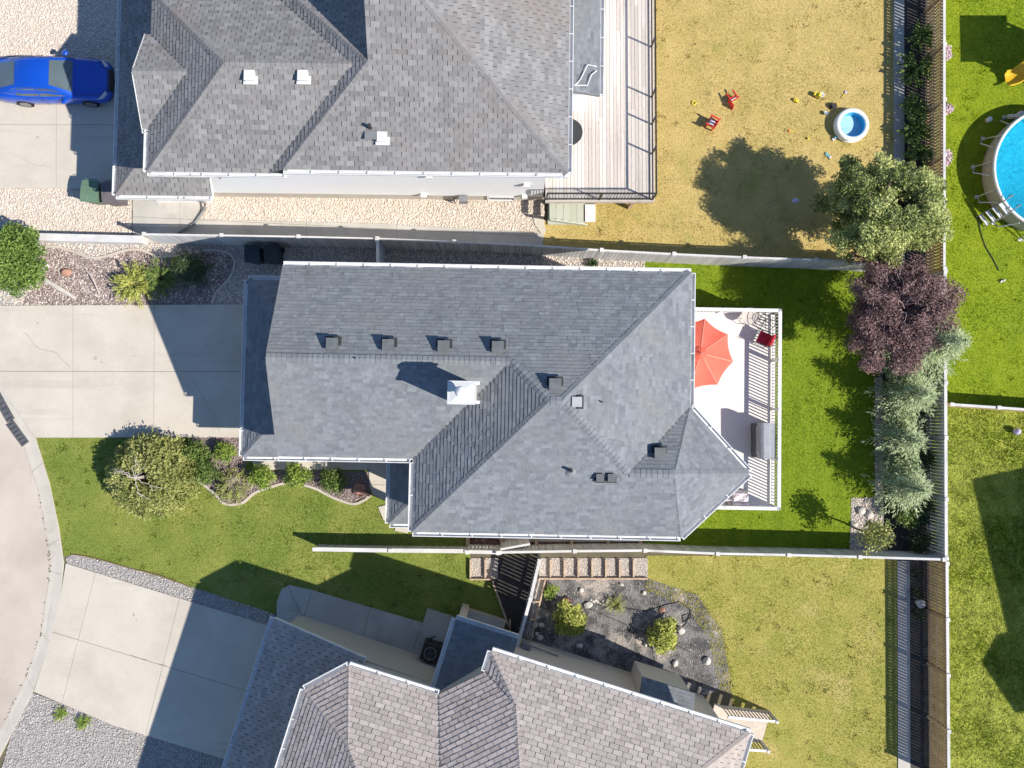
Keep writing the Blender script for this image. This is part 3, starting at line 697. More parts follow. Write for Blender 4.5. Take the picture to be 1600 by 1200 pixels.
R1.plane([m1(xW, yS, EV), m1(*Ep, EV), m1(Qx, yB, zB), m1(Vx, yB, zB), m1(a2x, y0, zA), m1(a1x, y0, zA)])
R1.plane([m1(xE, yN, EV), m1(*Cp, EV), m1(Vx, yB, zB), m1(a2x, y0, zA)])
R1.plane([m1(*Cp, EV), m1(Qx, yB, zB), m1(Vx, yB, zB)])
R1.plane([m1(*Cp, EV), m1(*Dp, EV), m1(Qx, yB, zB)])
R1.plane([m1(*Dp, EV), m1(*Ep, EV), m1(Qx, yB, zB)])
gx, gN, gS, gz = -10.2, 4.92, -1.84, 2.65; gt = -7.73 - gx
R1.plane([m1(gx, gS, gz), m1(gx, gN, gz), m1(-7.73, gN - gt, gz + gt * PT), m1(-7.73, gS + gt, gz + gt * PT)])
R1.plane([m1(gx, gS, gz), m1(-7.73, gS, gz), m1(-7.73, gS + gt, gz + gt * PT)])
R1.plane([m1(gx, gN, gz), m1(-7.73, gN, gz), m1(-7.73, gN - gt, gz + gt * PT)])
px, ps, pz = -4.58, -4.28, 2.65; pt = -2.97 - px
R1.plane([m1(px, ps, pz), m1(px, -1.6, pz), m1(-2.97, -1.6, pz + pt * PT), m1(-2.97, ps + pt, pz + pt * PT)])
R1.plane([m1(px, ps, pz), m1(-2.97, ps, pz), m1(-2.97, ps + pt, pz + pt * PT)])
for a, b in (((xE, yN, EV), (a2x, y0, zA)), ((xW, yS, EV), (a1x, y0, zA)), ((Jx, yg, zg), (a1x, y0, zA)), ((xR, yg, zg), (Jx, yg, zg)), ((a2x, y0, zA), (Vx, yB, zB)), ((a1x, y0, zA), (a2x, y0, zA)),
             ((Vx, yB, zB), (Qx, yB, zB)), (Cp + (EV,), (Qx, yB, zB)), (Dp + (EV,), (Qx, yB, zB)), (Ep + (EV,), (Qx, yB, zB)), ((gx, gS, gz), (-7.73, gS + gt, gz + gt * PT)), ((gx, gN, gz), (-7.73, gN - gt, gz + gt * PT)), ((px, ps, pz), (-2.97, ps + pt, pz + pt * PT))):
    R1.cap(m1(*a), m1(*b))
R1.valley(m1(xW, yG, EV), m1(Jx, yg, zg), .09); R1.valley(m1(*Cp, EV), m1(Vx, yB, zB), .08)
R1.build()
def ug(h, f, a, b, o, **k): gutter(h, f(*a), f(*b), f(*o), **k)
for a, b, o in (((xR, yN, EV), (xE, yN, EV), (0, 1)), ((xR, yG, EV), (xW, yG, EV), (0, -1)), ((xW, yG, EV), (xW, yS, EV), (-1, 0)), ((xW, yS, EV), Ep + (EV,), (0, -1)), ((xE, yN, EV), Cp + (EV,), (1, 0)),
                (Cp + (EV,), Dp + (EV,), (.71, .7)), (Dp + (EV,), Ep + (EV,), (.7, -.71)), ((gx, gS, gz), (gx, gN, gz), (-1, 0)), ((gx, gS, gz), (-7.75, gS, gz), (0, -1)), ((gx, gN, gz), (-8.3, gN, gz), (0, 1)),
                ((px, ps, pz), (px, -1.75, pz), (-1, 0)), ((px, ps, pz), (-3.0, ps, pz), (0, -1))):
    ug(house1, m1, a, b, o)
rk = MB()
rk.beam(m1(xR - .01, yN, EV - .07), m1(xR - .01, yg, zg - .07), .03, .16); rk.beam(m1(xR - .01, yG, EV - .07), m1(xR - .01, yg, zg - .07), .03, .16)
part('rake_board', rk, M['grey_paint'], house1)
part('soffit', MB().prism([m1(*p) for p in ((xR + .03, yN - .02), (xE - .02, yN - .02), (xE - .02, .28), (8.28, -1.96), (5.95, yS + .03), (xW + .03, yS + .03), (xW + .03, yG + .02), (xR + .03, yG + .02))], EV - .16, EV - .12), M['white_trim'], house1)
col = MB().box(m1(-4.25, -3.95, 1.3), (.25, .25, 2.6)); part('porch_column', col, M['white_trim'], house1)
part('front_door', MB().box(m1(-2.985, -2.4, 1.35), (.06, .95, 2.1), -A1), M['grey_paint'], house1)
# vents
def roofz(x, y):
    zs = [EV + PT * (yN - y), EV + PT * (y - yS), EV + PT * (xE - x), EV + PT * (x - xW)]
    return min(zs)
def on_roof(pxx, pyy, zf, f=m1, a=A1):
    z = 6.0
    for _ in range(8):
        w = P(pxx, pyy, z); lx = w.x * math.cos(a) - w.y * math.sin(a); ly = w.x * math.sin(a) + w.y * math.cos(a); z = zf(lx, ly)
    return P(pxx, pyy, z)
nz = lambda x, y: EV + PT * (yN - y)
for q in ((521, 538), (608, 540), (694, 542), (778, 543)): boxvent(house1, on_roof(*q, nz), None, -A1)
boxvent(house1, on_roof(867, 601, nz), None, -A1)
boxvent(house1, on_roof(1030, 708, lambda x, y: EV + PT * (Cp[1] - y)), None, -A1)
sk = on_roof(901, 628, lambda x, y: EV + PT * (xE - x)); boxvent(house1, sk, None, -A1, 'vent_black', 'vent_pale', .30, .18)
szf = lambda x, y: EV + PT * (y - yS)
p = on_roof(892, 735, szf); pp = part('vent_pipe', MB().tube([p - Vector((0, 0, .1)), p + Vector((0, 0, .32))], .055, 10), M['vent_black'], house1)
part('flashing', MB().lathe(p, [(.2, -.02), (.07, .08)], 12), M['grey_paint'], pp)
for q in ((937, 746), (955, 746)): boxvent(house1, on_roof(*q, szf), None, -A1, 'vent_black', 'vent_top', .24, .2)
p = on_roof(558, 561, nz); part('vent_pipe', MB().tube([p - Vector((0, 0, .1)), p + Vector((0, 0, .12))], .03, 8), M['grey_paint'], house1)
p = on_roof(940, 628, lambda x, y: EV + PT * (xE - x)); part('vent_pipe', MB().tube([p - Vector((0, 0, .1)), p + Vector((0, 0, .14))], .03, 8), M['vent_black'], house1)
# chimney
cc = (P(699, 595, 8.1) + P(743, 632, 8.1)) / 2; cs = (P(743, 595, 8.1).x - P(699, 595, 8.1).x, P(743, 595, 8.1).y - P(743, 632, 8.1).y)
ch = part('chimney', MB().box((cc.x, cc.y, 6.75), (cs[0] - .1, cs[1] - .1, 2.6), -A1), M['siding_beige'], house1)
ccap = MB().box((cc.x, cc.y, 8.06), (cs[0], cs[1], .09), -A1); zt = 8.10
ccap.add([m1(0, 0) + Vector((cc.x + sx * cs[0] * .46, cc.y + sy * cs[1] * .46, zt)) for sx, sy in ((-1, -1), (1, -1), (1, 1), (-1, 1))] + [Vector((cc.x - .02, cc.y, zt + .06))], [(0, 1, 4), (1, 2, 4), (2, 3, 4), (3, 0, 4)])
part('chimney_cap', ccap, M['cap_metal'], ch)
fl = MB().tube([(cc.x - .02, cc.y + .03, 8.1), (cc.x - .02, cc.y + .03, 8.48)], .085, 14); fl.lathe((cc.x - .02, cc.y + .03, 8.44), [(.17, 0), (.17, .03), (.10, .10), (.0, .13)], 18); fl.lathe((cc.x - .02, cc.y + .03, 8.44), [(.0, 0), (.17, 0)], 18)
part('flue', fl, M['white_trim'], ch)
for dy in (-.3, .3): part('bracket', MB().box((cc.x + cs[0] / 2 + .07, cc.y + dy, 8.0), (.12, .1, .1)), M['white_trim'], ch)

# ---------------------------------------------------------------- house to the north
A2 = .013
def m2(x, y, z=0.0): return rot2(x, y, A2, z)
house2 = thing('house', 'neighbouring house with brownish grey shingles and white side wall above the plank fence', 'house', m2(-5, 11))
wall_prism(house2, [m2(*p) for p in ((-12.65, 8.84), (1.15, 8.84), (1.15, 19), (-12.65, 19))], .75, 4.95, 'siding_white')
part('foundation', MB().prism([m2(*p) for p in ((-12.63, 8.87), (1.13, 8.87), (1.13, 19), (-12.63, 19))], -.05, .75), M['foundation'], house2)
wall_prism(house2, [m2(*p) for p in ((-14.9, 8.6), (-12.67, 8.6), (-12.67, 17), (-14.9, 17))], 0, 2.6, 'siding_white', 'garage_wall')
gd = MB()
for r in range(4):
    for c in range(4): gd.box(m2(-14.94, 10.2 + c * 1.22, .33 + r * .55), (.05, 1.16, .50), -A2)
part('garage_door', gd, M['white_trim'], house2)
R2 = Roof(house2, 'shingle_north', 'underlay_warm', 'tab', 2)
yr = 11.65
for sgn in (1, -1):
    g = lambda y: yr + sgn * (y - yr)
    R2.plane([m2(-13.3, g(9.96), 5), m2(-13.07, g(9.96), 5), m2(-11.38, yr, 5.845), m2(-13.3, yr, 5.845)])
    R2.plane([m2(-13.07, g(8.40), 5), m2(-8.75, g(8.40), 5), m2(-5.5, yr, 6.625), m2(-9.82, yr, 6.625)])
R2.plane([m2(-13.07, 8.40, 5), m2(-9.82, yr, 6.625), m2(-13.07, 14.9, 5), m2(-13.07, 13.34, 5), m2(-11.38, yr, 5.845), m2(-13.07, 9.96, 5)])
R2.plane([m2(-8.75, 8.40, 5), m2(-8.15, 8.45, 5.3), m2(-4.95, yr, 6.9), m2(-8.15, 14.85, 5.3), m2(-8.75, 14.9, 5), m2(-5.5, yr, 6.625)])
R2.plane([m2(-8.15, 8.45, 5.3), m2(1.85, 8.45, 5.3), m2(-3.65, 13.95, 8.05), m2(-4.95, 13.95, 8.05), m2(-4.95, yr, 6.9)])
R2.plane([m2(1.85, 8.45, 5.3), m2(1.85, 19.45, 5.3), m2(-3.65, 13.95, 8.05)])
R2.plane([m2(-4.95, yr, 6.9), m2(-8.15, 14.85, 5.3), m2(-4.95, 14.85, 5.3)])
R2.plane([m2(1.85, 19.45, 5.3), m2(-4.95, 19.45, 5.3), m2(-4.95, 13.95, 8.05), m2(-3.65, 13.95, 8.05)])
R2.plane([m2(-15.35, 8.18, 2.65), m2(-12.68, 10.85, 3.985), m2(-12.68, 17, 3.985), m2(-15.35, 17, 2.65)])
R2.plane([m2(-15.35, 8.18, 2.65), m2(-11.65, 8.18, 2.65), m2(-11.65, 8.82, 2.97), m2(-12.68, 8.82, 2.97), m2(-12.68, 10.85, 3.985)])
for a, b in (((-13.3, yr, 5.845), (-11.38, yr, 5.845)), ((-13.07, 8.4, 5), (-9.82, yr, 6.625)), ((-13.07, 14.9, 5), (-9.82, yr, 6.625)), ((-9.82, yr, 6.625), (-5.5, yr, 6.625)), ((-8.15, 8.45, 5.3), (-4.95, yr, 6.9)), ((-8.15, 14.85, 5.3), (-4.95, yr, 6.9)),
             ((1.85, 8.45, 5.3), (-3.65, 13.95, 8.05)), ((-4.95, 13.95, 8.05), (-3.65, 13.95, 8.05)), ((-15.35, 8.18, 2.65), (-12.68, 10.85, 3.985)), ((1.85, 19.45, 5.3), (-3.65, 13.95, 8.05))):
    R2.cap(m2(*a), m2(*b), .12)
R2.valley(m2(-8.75, 8.40, 5), m2(-5.5, yr, 6.625), .07); R2.valley(m2(-13.07, 9.96, 5), m2(-11.38, yr, 5.845), .05); R2.valley(m2(-5.5, yr, 6.625), m2(-8.75, 14.9, 5), .07); R2.valley(m2(-13.07, 13.34, 5), m2(-11.38, yr, 5.845), .05)
R2.build()
gab = [m2(-4.93, yr, 6.85), m2(-4.93, 13.95, 8.0), m2(-4.93, 14.85, 7.5), m2(-4.93, 14.85, 5.2)]
part('gable_wall', MB().add(gab + [p + Vector((.08, 0, 0)) for p in gab], [(0, 1, 2, 3), (7, 6, 5, 4), (0, 4, 5, 1), (1, 5, 6, 2), (3, 7, 4, 0)]), M['siding_white'], house2)
gab = [m2(-13.0, 10.2, 4.9), m2(-13.0, 13.1, 4.9), m2(-13.0, yr, 5.7)]
part('gable_wall', MB().add(gab + [p + Vector((.3, 0, 0)) for p in gab], [(0, 2, 1), (3, 4, 5), (0, 1, 4, 3), (1, 2, 5, 4), (2, 0, 3, 5)]), M['siding_white'], house2)
for a, b, o in (((-13.07, 8.4, 5), (-8.15, 8.4, 5), (0, -1)), ((-8.15, 8.45, 5.3), (1.85, 8.45, 5.3), (0, -1)), ((1.85, 8.45, 5.3), (1.85, 19.4, 5.3), (1, 0)), ((-13.07, 8.4, 5), (-13.07, 9.9, 5), (-1, 0)),
                ((-15.35, 8.18, 2.65), (-15.35, 17, 2.65), (-1, 0)), ((-15.35, 8.18, 2.65), (-11.65, 8.18, 2.65), (0, -1)), ((-13.3, 9.94, 5), (-12.9, 9.94, 5), (0, -1))):
    ug(house2, m2, a, b, o)
part('soffit', MB().prism([m2(*p) for p in ((-13.0, 8.43), (1.82, 8.48), (1.82, 19), (-13.0, 19))], 4.80, 4.84), M['white_trim'], house2)
part('rake_board', MB().beam(m2(-13.31, 9.96, 4.93), m2(-13.31, yr, 5.78), .03, .16).beam(m2(-13.31, 13.34, 4.93), m2(-13.31, yr, 5.78), .03, .16).beam(m2(-11.64, 8.18, 2.58), m2(-11.64, 8.82, 2.9), .03, .12), M['white_trim'], house2)
nz2 = lambda x, y: 5 + .5 * (y - 8.4); nz3 = lambda x, y: 5.3 + .5 * (y - 8.45)
for q in ((392, 121), (475, 121)): boxvent(house2, on_roof(*q, nz2, m2, A2), None, -A2, 'white_trim', 'white_trim', .32, .22)
boxvent(house2, on_roof(598, 216, nz3, m2, A2), None, -A2, 'white_trim', 'white_trim', .32, .2)
p = on_roof(579, 200, nz3, m2, A2); pp = part('vent_pipe', MB().tube([p - Vector((0, 0, .1)), p + Vector((0, 0, .3))], .06, 10), M['vent_black'], house2)
part('flashing', MB().box(p + Vector((.05, -.25, 0)), (.5, .3, .02), -A2), M['grey_paint'], pp)
# downpipes and wall fittings on the white wall
dp = MB().tube([m2(-11.6, 8.32, 4.9), m2(-11.35, 8.5, 4.6), m2(-11.2, 8.77, 4.3), m2(-11.2, 8.77, 3.05)], .05, 8); part('downpipe', dp, M['grey_paint'], house2)
dp = MB().tube([m2(-12.75, 8.1, 2.55), m2(-12.8, 8.2, 2.4), m2(-12.8, 8.5, 2.1), m2(-12.8, 8.5, .35), m2(-12.9, 8.3, .15), m2(-13.3, 7.75, .10), m2(-14.0, 7.3, .08)], .055, 8); part('downpipe', dp, M['grey_paint'], house2)
for x, z in ((-3.2, 3.6), (-3.7, 1.0), (.45, 2.6), (.40, 1.0)):
    part('wall_vent', MB().box(m2(x, 8.76, z), (.22, .16, .16), -A2), M['white_trim'], house2)
part('gas_meter', MB().box(m2(-2.1, 8.68, .75), (.35, .25, .4), -A2).tube([m2(-2.5, 8.7, .1), m2(-2.5, 8.7, .9), m2(-2.2, 8.7, .9)], .03, 6), M['grey_paint'], house2)
window(house2, m2(-.55, 8.86, .45), 1.1, .5, m2(0, -1))
# breakfast nook with lower roof by the deck
wall_prism(house2, [m2(*p) for p in ((1.16, 12.1), (2.75, 12.1), (2.75, 18.0), (1.16, 18.0))], .6, 4.0, 'siding_white', 'bay_wall')
R2b = Roof(house2, 'shingle_main', 'underlay', 'lam', 5)
R2b.plane([m2(3.08, 11.75, 4.05), m2(3.08, 18.2, 4.05), m2(1.17, 18.2, 4.75), m2(1.17, 11.75, 4.75)]); R2b.build('bay_roof')
ug(house2, m2, (3.08, 11.75, 4.05), (3.08, 18.2, 4.05), (1, 0))
part('rake_board', MB().beam(m2(1.2, 11.74, 4.68), m2(3.08, 11.74, 3.98), .03, .14), M['grey_paint'], house2)
cb = MB().tube([m2(2.95, 12.75, 4.2), m2(2.6, 12.75, 4.35), m2(2.35, 12.2, 4.4), m2(2.1, 11.9, 4.4), m2(1.75, 11.6, 3.2)], .02, 6); cb.tube([m2(2.95, 12.6, 4.2), m2(2.75, 12.4, 4.3), m2(2.6, 12.0, 4.3), m2(2.1, 11.95, 4.42)], .02, 6)
part('cable', cb, M['white_trim'], house2)

# ---------------------------------------------------------------- house to the south
A3 = math.radians(17.4); E3 = 4.7; LIFT = .5
def m3(x, y, z=0.0): return rot2(x, y, A3, z)
def m3r(x, y, z):
    if z < 4.65: return m3(x, y, z)
    q = (CAM_H - z - LIFT) / (CAM_H - z); return m3(x * q, y * q, z + LIFT)
house3 = thing('house', 'angled house with beige walls and tan grey shingles at the bottom edge', 'house', m3(3, -12))
wp = [(-3.65, -20), (-3.65, -11.62), (-2.65, -10.62), (.25, -10.62), (1.5, -9.4), (2.25, -8.65), (10.9, -8.65), (10.9, -20)]
wall_prism(house3, [m3(*p) for p in wp], .55, 5.12, 'siding_beige')
part('foundation', MB().prism([m3(*p) for p in [(-3.63, -20), (-3.63, -11.64), (-2.63, -10.64), (.27, -10.64), (1.52, -9.42), (2.27, -8.67), (10.88, -8.67), (10.88, -20)]], -.05, .55), M['foundation'], house3)
wall_prism(house3, [m3(*p) for p in ((-5.85, -18), (-5.85, -10.5), (.0, -10.60), (.0, -11.5), (-3.6, -11.7), (-3.6, -18))], 0, 2.6, 'siding_beige', 'garage_wall')
R3 = Roof(house3, 'shingle_south', 'underlay_warm', 'tab', 3)
zz = lambda d: E3 + .5 * d
K = (3.12, -9.51); Mv = (-1.92, -12.33)
R3.plane([m3r(-4.05, -11.45, E3), m3r(-2.81, -10.2, E3), m3r(*Mv, zz(2.13))])
R3.plane([m3r(-4.05, -11.45, E3), m3r(*Mv, zz(2.13)), m3r(1.75, -16, zz(5.8)), m3r(1.75, -20.5, zz(5.8)), m3r(-4.05, -20.5, E3)])
R3.plane([m3r(-2.81, -10.2, E3), m3r(.49, -10.2, E3), m3r(2.78, -16, zz(5.8)), m3r(1.75, -16, zz(5.8)), m3r(*Mv, zz(2.13))])
R3.plane([m3r(.49, -10.2, E3), m3r(1.83, -8.95, E3), m3r(*K, zz(1.29)), m3r(5.68, -16, zz(7.78)), m3r(2.78, -16, zz(5.8))])
R3.plane([m3r(1.83, -8.95, E3), m3r(1.83, -8.22, E3), m3r(*K, zz(1.29))])
R3.plane([m3r(1.83, -8.22, E3), m3r(11.3, -8.22, E3), m3r(6.565, -12.955, zz(4.735)), m3r(4.48, -12.955, zz(4.735)), m3r(*K, zz(1.29))])
R3.plane([m3r(11.3, -8.22, E3), m3r(11.3, -17.69, E3), m3r(6.565, -12.955, zz(4.735))])
R3.plane([m3r(4.48, -12.955, zz(4.735)), m3r(6.565, -12.955, zz(4.735)), m3r(11.3, -17.69, E3), m3r(4.48, -17.69, E3)])
R3.plane([m3(x, y, 2.65 + .3 * (x + 6.26)) for x, y in ((-6.26, -10.08), (-6.26, -19), (-3.62, -19), (-3.62, -11.5), (-2.5, -10.5), (-2.4, -10.08))])
for a, b in (((-4.05, -11.45, E3), Mv + (zz(2.13),)), ((-2.81, -10.2, E3), Mv + (zz(2.13),)), (Mv + (zz(2.13),), (1.75, -16, zz(5.8))), ((1.83, -8.22, E3), K + (zz(1.29),)), (K + (zz(1.29),), (4.48, -12.955, zz(4.735))), ((11.3, -8.22, E3), (6.565, -12.955, zz(4.735))), ((4.48, -12.955, zz(4.735)), (6.565, -12.955, zz(4.735)))):
    R3.cap(m3r(*a), m3r(*b), .12)
R3.valley(m3r(.49, -10.2, E3), m3r(2.78, -16, zz(5.8))); R3.valley(m3r(1.83, -8.95, E3), m3r(*K, zz(1.29)))
R3.build()
R3b = Roof(house3, 'shingle_main', 'underlay', 'lam', 6)
R3b.plane([m3(.3, -7.96, 3.05), m3(2.72, -7.96, 3.05), m3(2.72, -8.75, 3.30), m3(1.45, -9.45, 3.52), m3(.3, -10.55, 3.87)]); R3b.build('porch_roof')
for a, b, o in (((-4.05, -20, E3), (-4.05, -11.45, E3), (-1, 0)), ((-4.05, -11.45, E3), (-2.81, -10.2, E3), (-.7, .7)), ((-2.81, -10.2, E3), (.49, -10.2, E3), (0, 1)), ((1.83, -8.95, E3), (1.83, -8.22, E3), (-1, 0)), ((1.83, -8.22, E3), (11.3, -8.22, E3), (0, 1)), ((11.3, -8.22, E3), (11.3, -17, E3), (1, 0)),
                ((-6.26, -10.08, 2.65), (-6.26, -19, 2.65), (-1, 0)), ((.3, -7.96, 3.05), (2.72, -7.96, 3.05), (0, 1)), ((.3, -7.96, 3.05), (.3, -10.5, 3.87), (-1, 0))):
    gutter(house3, m3r(*a), m3r(*b), m3(*o))
part('rake_board', MB().beam(m3(-6.26, -10.07, 2.58), m3(-2.4, -10.07, 3.74), .03, .14).beam(m3(-2.38, -10.08, 3.74), m3(-2.5, -10.6, 3.70), .03, .16), M['white_trim'], house3)
gw = [m3(-5.85, -10.49, 2.55), m3(-2.45, -10.49, 2.55), m3(-2.45, -10.49, 3.66), m3(-5.85, -10.49, 2.66)]
part('gable_wall', MB().add(gw + [p + m3(0, -.2) for p in gw], [(0, 1, 2, 3), (7, 6, 5, 4), (0, 4, 5, 1), (1, 5, 6, 2), (2, 6, 7, 3), (3, 7, 4, 0)]), M['siding_beige'], house3)
part('porch_column', MB().box(m3(.55, -8.2, 1.5), (.3, .3, 3.0), -A3), M['siding_beige'], house3)
part('porch_floor', MB().prism([m3(*p) for p in ((.45, -8.15), (2.3, -8.15), (2.3, -8.62), (1.45, -9.4), (.45, -10.4))], 0, .4), M['concrete_old'], house3)
part('wall_vent', MB().box(m3(6.75, -8.58, 3.3), (.28, .14, .28), -A3), M['white_trim'], house3)
part('conduit', MB().tube([m3(3.3, -8.55, .05), m3(3.3, -8.55, 1.2), m3(4.6, -8.6, 1.25)], .03, 6).box(m3(3.25, -8.52, 1.4), (.35, .2, .5), -A3), M['grey_paint'], house3)
# bump-out with its own little roof
bo = part('bay', MB().prism([m3(*p) for p in ((7.7, -8.66), (7.7, -8.05), (9.6, -8.05), (9.6, -8.66))], .5, 2.8), M['siding_beige'], house3)
R3c = Roof(house3, 'shingle_main', 'underlay', 'lam', 8)
R3c.plane([m3(7.62, -7.97, 2.83), m3(9.68, -7.97, 2.83), m3(9.68, -8.64, 3.25), m3(7.62, -8.64, 3.25)]); R3c.build('bay_roof')
# back steps
stp = thing('stairs', 'wooden back stairs with black and pale railing at the corner of the angled house', 'stairs', m3(11.5, -9.5))
for k in range(9):
    part('tread', MB().box(m3(11.35 + k * .27, -9.1, 1.55 - k * .17), (.29, 1.15, .045), -A3), M['timber_pale'], stp)
for yy in (-8.5, -9.7):
    a, b = m3(11.2, yy, 2.55), m3(13.6, yy, 1.1)
    part('handrail', MB().beam(a, b, .09, .05), M['fence_cap'], stp)
    part('stringer', MB().beam(a - Vector((0, 0, 1.0)), b - Vector((0, 0, .98)), .05, .25), M['timber_pale'], stp)
    for k in range(14):
        p = a.lerp(b, (k + .5) / 14); inst('baluster', unit(M['black_metal']), stp, trs(p - Vector((0, 0, .48)), (.03, .03, .92), -A3))
part('landing', MB().prism([m3(*p) for p in ((10.92, -9.75), (11.22, -9.75), (11.22, -8.45), (10.92, -8.45))], 1.5, 1.6), M['timber_pale'], stp)
part('post', MB().box(m3(13.62, -8.5, .6), (.1, .1, 1.2), -A3).box(m3(13.62, -9.7, .6), (.1, .1, 1.2), -A3), M['fence_cap'], stp)
# air conditioner
c = m3(-.05, -9.98); p = P(674, 1016, .4)
ac = thing('air_conditioner', 'black air conditioning unit on the shaded walk beside the porch roof', 'air conditioner', (p.x, p.y, .05))
part('casing', MB().box((p.x, p.y, .45), (.72, .66, .8), -A3), M['black_metal'], ac)
part('fan_grille', MB().lathe((p.x, p.y, .855), [(.26, 0), (.26, .02), (.22, .02), (.22, 0)], 20).beam((p.x - .25, p.y, .87), (p.x + .25, p.y, .87), .02, .01).beam((p.x, p.y - .25, .872), (p.x, p.y + .25, .872), .02, .01), M['grey_paint'], ac)
part('pipe', MB().tube([(p.x - .05, p.y + .33, .3), (p.x - .05, p.y + .5, .5), (p.x + .15, p.y + .5, .2)], .03, 6), M['black_metal'], ac)

# house east of the frame, seen only by the shadow it throws on the weedy lawn
A4 = -math.radians(12.0)
def m4(x, y, z=0.0): q = P(1746, 850); w = rot2(x, y, A4, z); return Vector((q.x + w.x, q.y + w.y, z))
house4 = thing('house', 'house past the right edge whose shadow falls on the weedy lawn', 'house', m4(5, -5))
wall_prism(house4, [m4(*p) for p in ((.4, -.4), (9.6, -.4), (9.6, -12), (.4, -12))], 0, 5.5, 'siding_beige')
R4 = Roof(house4, 'shingle_south', 'underlay_warm', 'tab', 4); R4.full = []
def simple_roof(pl): R4.base.add(pl + [Vector(p) - Vector((0, 0, .12)) for p in pl], [tuple(range(len(pl))), tuple(range(2 * len(pl) - 1, len(pl) - 1, -1))] + [(i, i + len(pl), (i + 1) % len(pl) + len(pl), (i + 1) % len(pl)) for i in range(len(pl))])
e = 5.5
for pl in ([(0, 0, e), (0, -12.4, e), (5, -7.4, e + 2), (5, -5, e + 2)], [(0, 0, e), (5, -5, e + 2), (10, 0, e)], [(10, 0, e), (5, -5, e + 2), (5, -7.4, e + 2), (10, -12.4, e)], [(0, -12.4, e), (10, -12.4, e), (5, -7.4, e + 2)],
           [(-.45, -6.4, e), (-.45, -8.0, e + .9), (3, -8.0, e + .9), (1.5, -6.4, e)], [(-.45, -9.6, e), (-.45, -8.0, e + .9), (3, -8.0, e + .9), (1.5, -9.6, e)]):
    simple_roof([m4(*q) for q in pl])
part('roof', R4.base, M['shingle_south'], house4)
wall_prism(house4, [m4(*p) for p in ((-.2, -6.7), (.42, -6.7), (.42, -9.3), (-.2, -9.3))], 0, 5.45, 'siding_beige', 'bay_wall')

# ---------------------------------------------------------------- fences
def fence(name, label, pts, h, bw, gap, mb_, mp_, mc_, side=1, cap=.14, posts=True, group=None, cat='fence', rails=(.22, .82), post_h=.06, hs=None, jit=.006, thick=.02):
    pts = [Vector((p[0], p[1], 0)) for p in pts]
    f = thing(name, label, cat, pts[0], group); um, up, uc = unit(M[mb_]), unit(M[mp_]), unit(M[mc_])
    for i in range(len(pts) - 1):
        a, b = pts[i], pts[i + 1]; d = b - a; L = d.length; d /= L; nrm = Vector((-d.y, d.x, 0)) * side; hi = hs[i] if hs else h
        rz = math.atan2(d.y, d.x)
        for r in rails: inst('rail', up, f, frame_beam(a + Vector((0, 0, hi * r)), b + Vector((0, 0, hi * r)), .045, .09))
        if cap: inst('cap_rail', uc, f, frame_beam(a + Vector((0, 0, hi + .02)), b + Vector((0, 0, hi + .02)), cap, .038))
        k = int((L - .04) / (bw + gap)); st = (L - .04) / k
        for j in range(k):
            p = a + d * (.02 + st * (j + .5)) + nrm * .036
            inst('board', um, f, trs(p + Vector((0, 0, hi / 2 + rng.uniform(-jit, jit))), (st - gap, thick, hi - .04), rz + rng.uniform(-.02, .02)))
    if posts:
        for i, a in enumerate(pts):
            hi = (hs[min(i, len(hs) - 1)] if hs else h); d = pts[min(i + 1, len(pts) - 1)] - pts[max(i - 1, 0)]
            inst('post', up, f, trs(a + Vector((0, 0, (hi + post_h) / 2)), (.10, .10, hi + post_h), math.atan2(d.y, d.x)))
            if post_h > .03: inst('post_cap', uc, f, trs(a + Vector((0, 0, hi + post_h + .012)), (.15, .15, .03), math.atan2(d.y, d.x)))
    return f
FH = 1.65
def GP(px, py, h=FH):
    q = P(px, py, h); return Vector((q.x, q.y, 0))
nf = [GP(226, 366), GP(347, 368), GP(467, 370), GP(590, 373), GP(710, 378), GP(826, 383), GP(940, 391), GP(1053, 397), GP(1163, 402), GP(1275, 406), GP(1395, 412)]
fence('plank_fence', 'long pale grey plank fence between the two houses', nf, FH, .130, .014, 'fence_board', 'fence_rail', 'fence_cap', side=-1, cap=.06)
g0 = nf[3]; g1 = Vector((g0.x + .02, g0.y - 1.05, 0))
fence('side_gate', 'short plank gate joining the long fence to the grey roofed house', [g0 + Vector((0, -.08, 0)), g1], 1.7, .135, .006, 'fence_board', 'fence_rail', 'fence_cap', side=1, cap=.1, cat='gate')
lw = MB().beam(P(66, 372, .25), P(226, 376, .25), .30, .5); solo('garden_wall', lw, M['fence_cap'], 'low white garden wall continuing the plank fence to the left', 'wall')
SFH = 1.5
sf = [GP(x, y, SFH) for x, y in ((781, 863), (898, 861), (1008, 860), (1121, 865), (1232, 867), (1343, 870), (1474, 874))]
fence('plank_fence', 'grey plank fence between the green back yard and the yellow lawn', sf, SFH, .130, .014, 'fence_board', 'fence_rail', 'fence_cap', side=1, cap=.09)
lf = [GP(492, 858, .9), GP(610, 860, .9), GP(729, 861, .9)]
fence('low_fence', 'low pale fence standing on the front lawn', lf, .9, .135, .006, 'fence_board', 'fence_rail', 'fence_cap', side=1, cap=.16)
fence('gate_panel', 'short slatted fence panel between the low fence and the open gate', [GP(731, 862, 1.5), GP(778, 863, 1.5)], 1.5, .10, .03, 'fence_board', 'fence_rail', 'fence_cap', side=1, cat='fence', post_h=.15)
ga = GP(782, 861, 1.6); gb = GP(828, 850, 1.6)
fence('open_gate', 'plank gate swung open towards the house', [ga + Vector((0, .07, 0)), gb], 1.6, .135, .006, 'fence_board', 'fence_rail', 'fence_cap', side=1, cap=.08, cat='gate', posts=False)
ef1 = [GP(1475, y, 1.5) for y in (-70, -10, 70, 156, 243, 330, 420)]
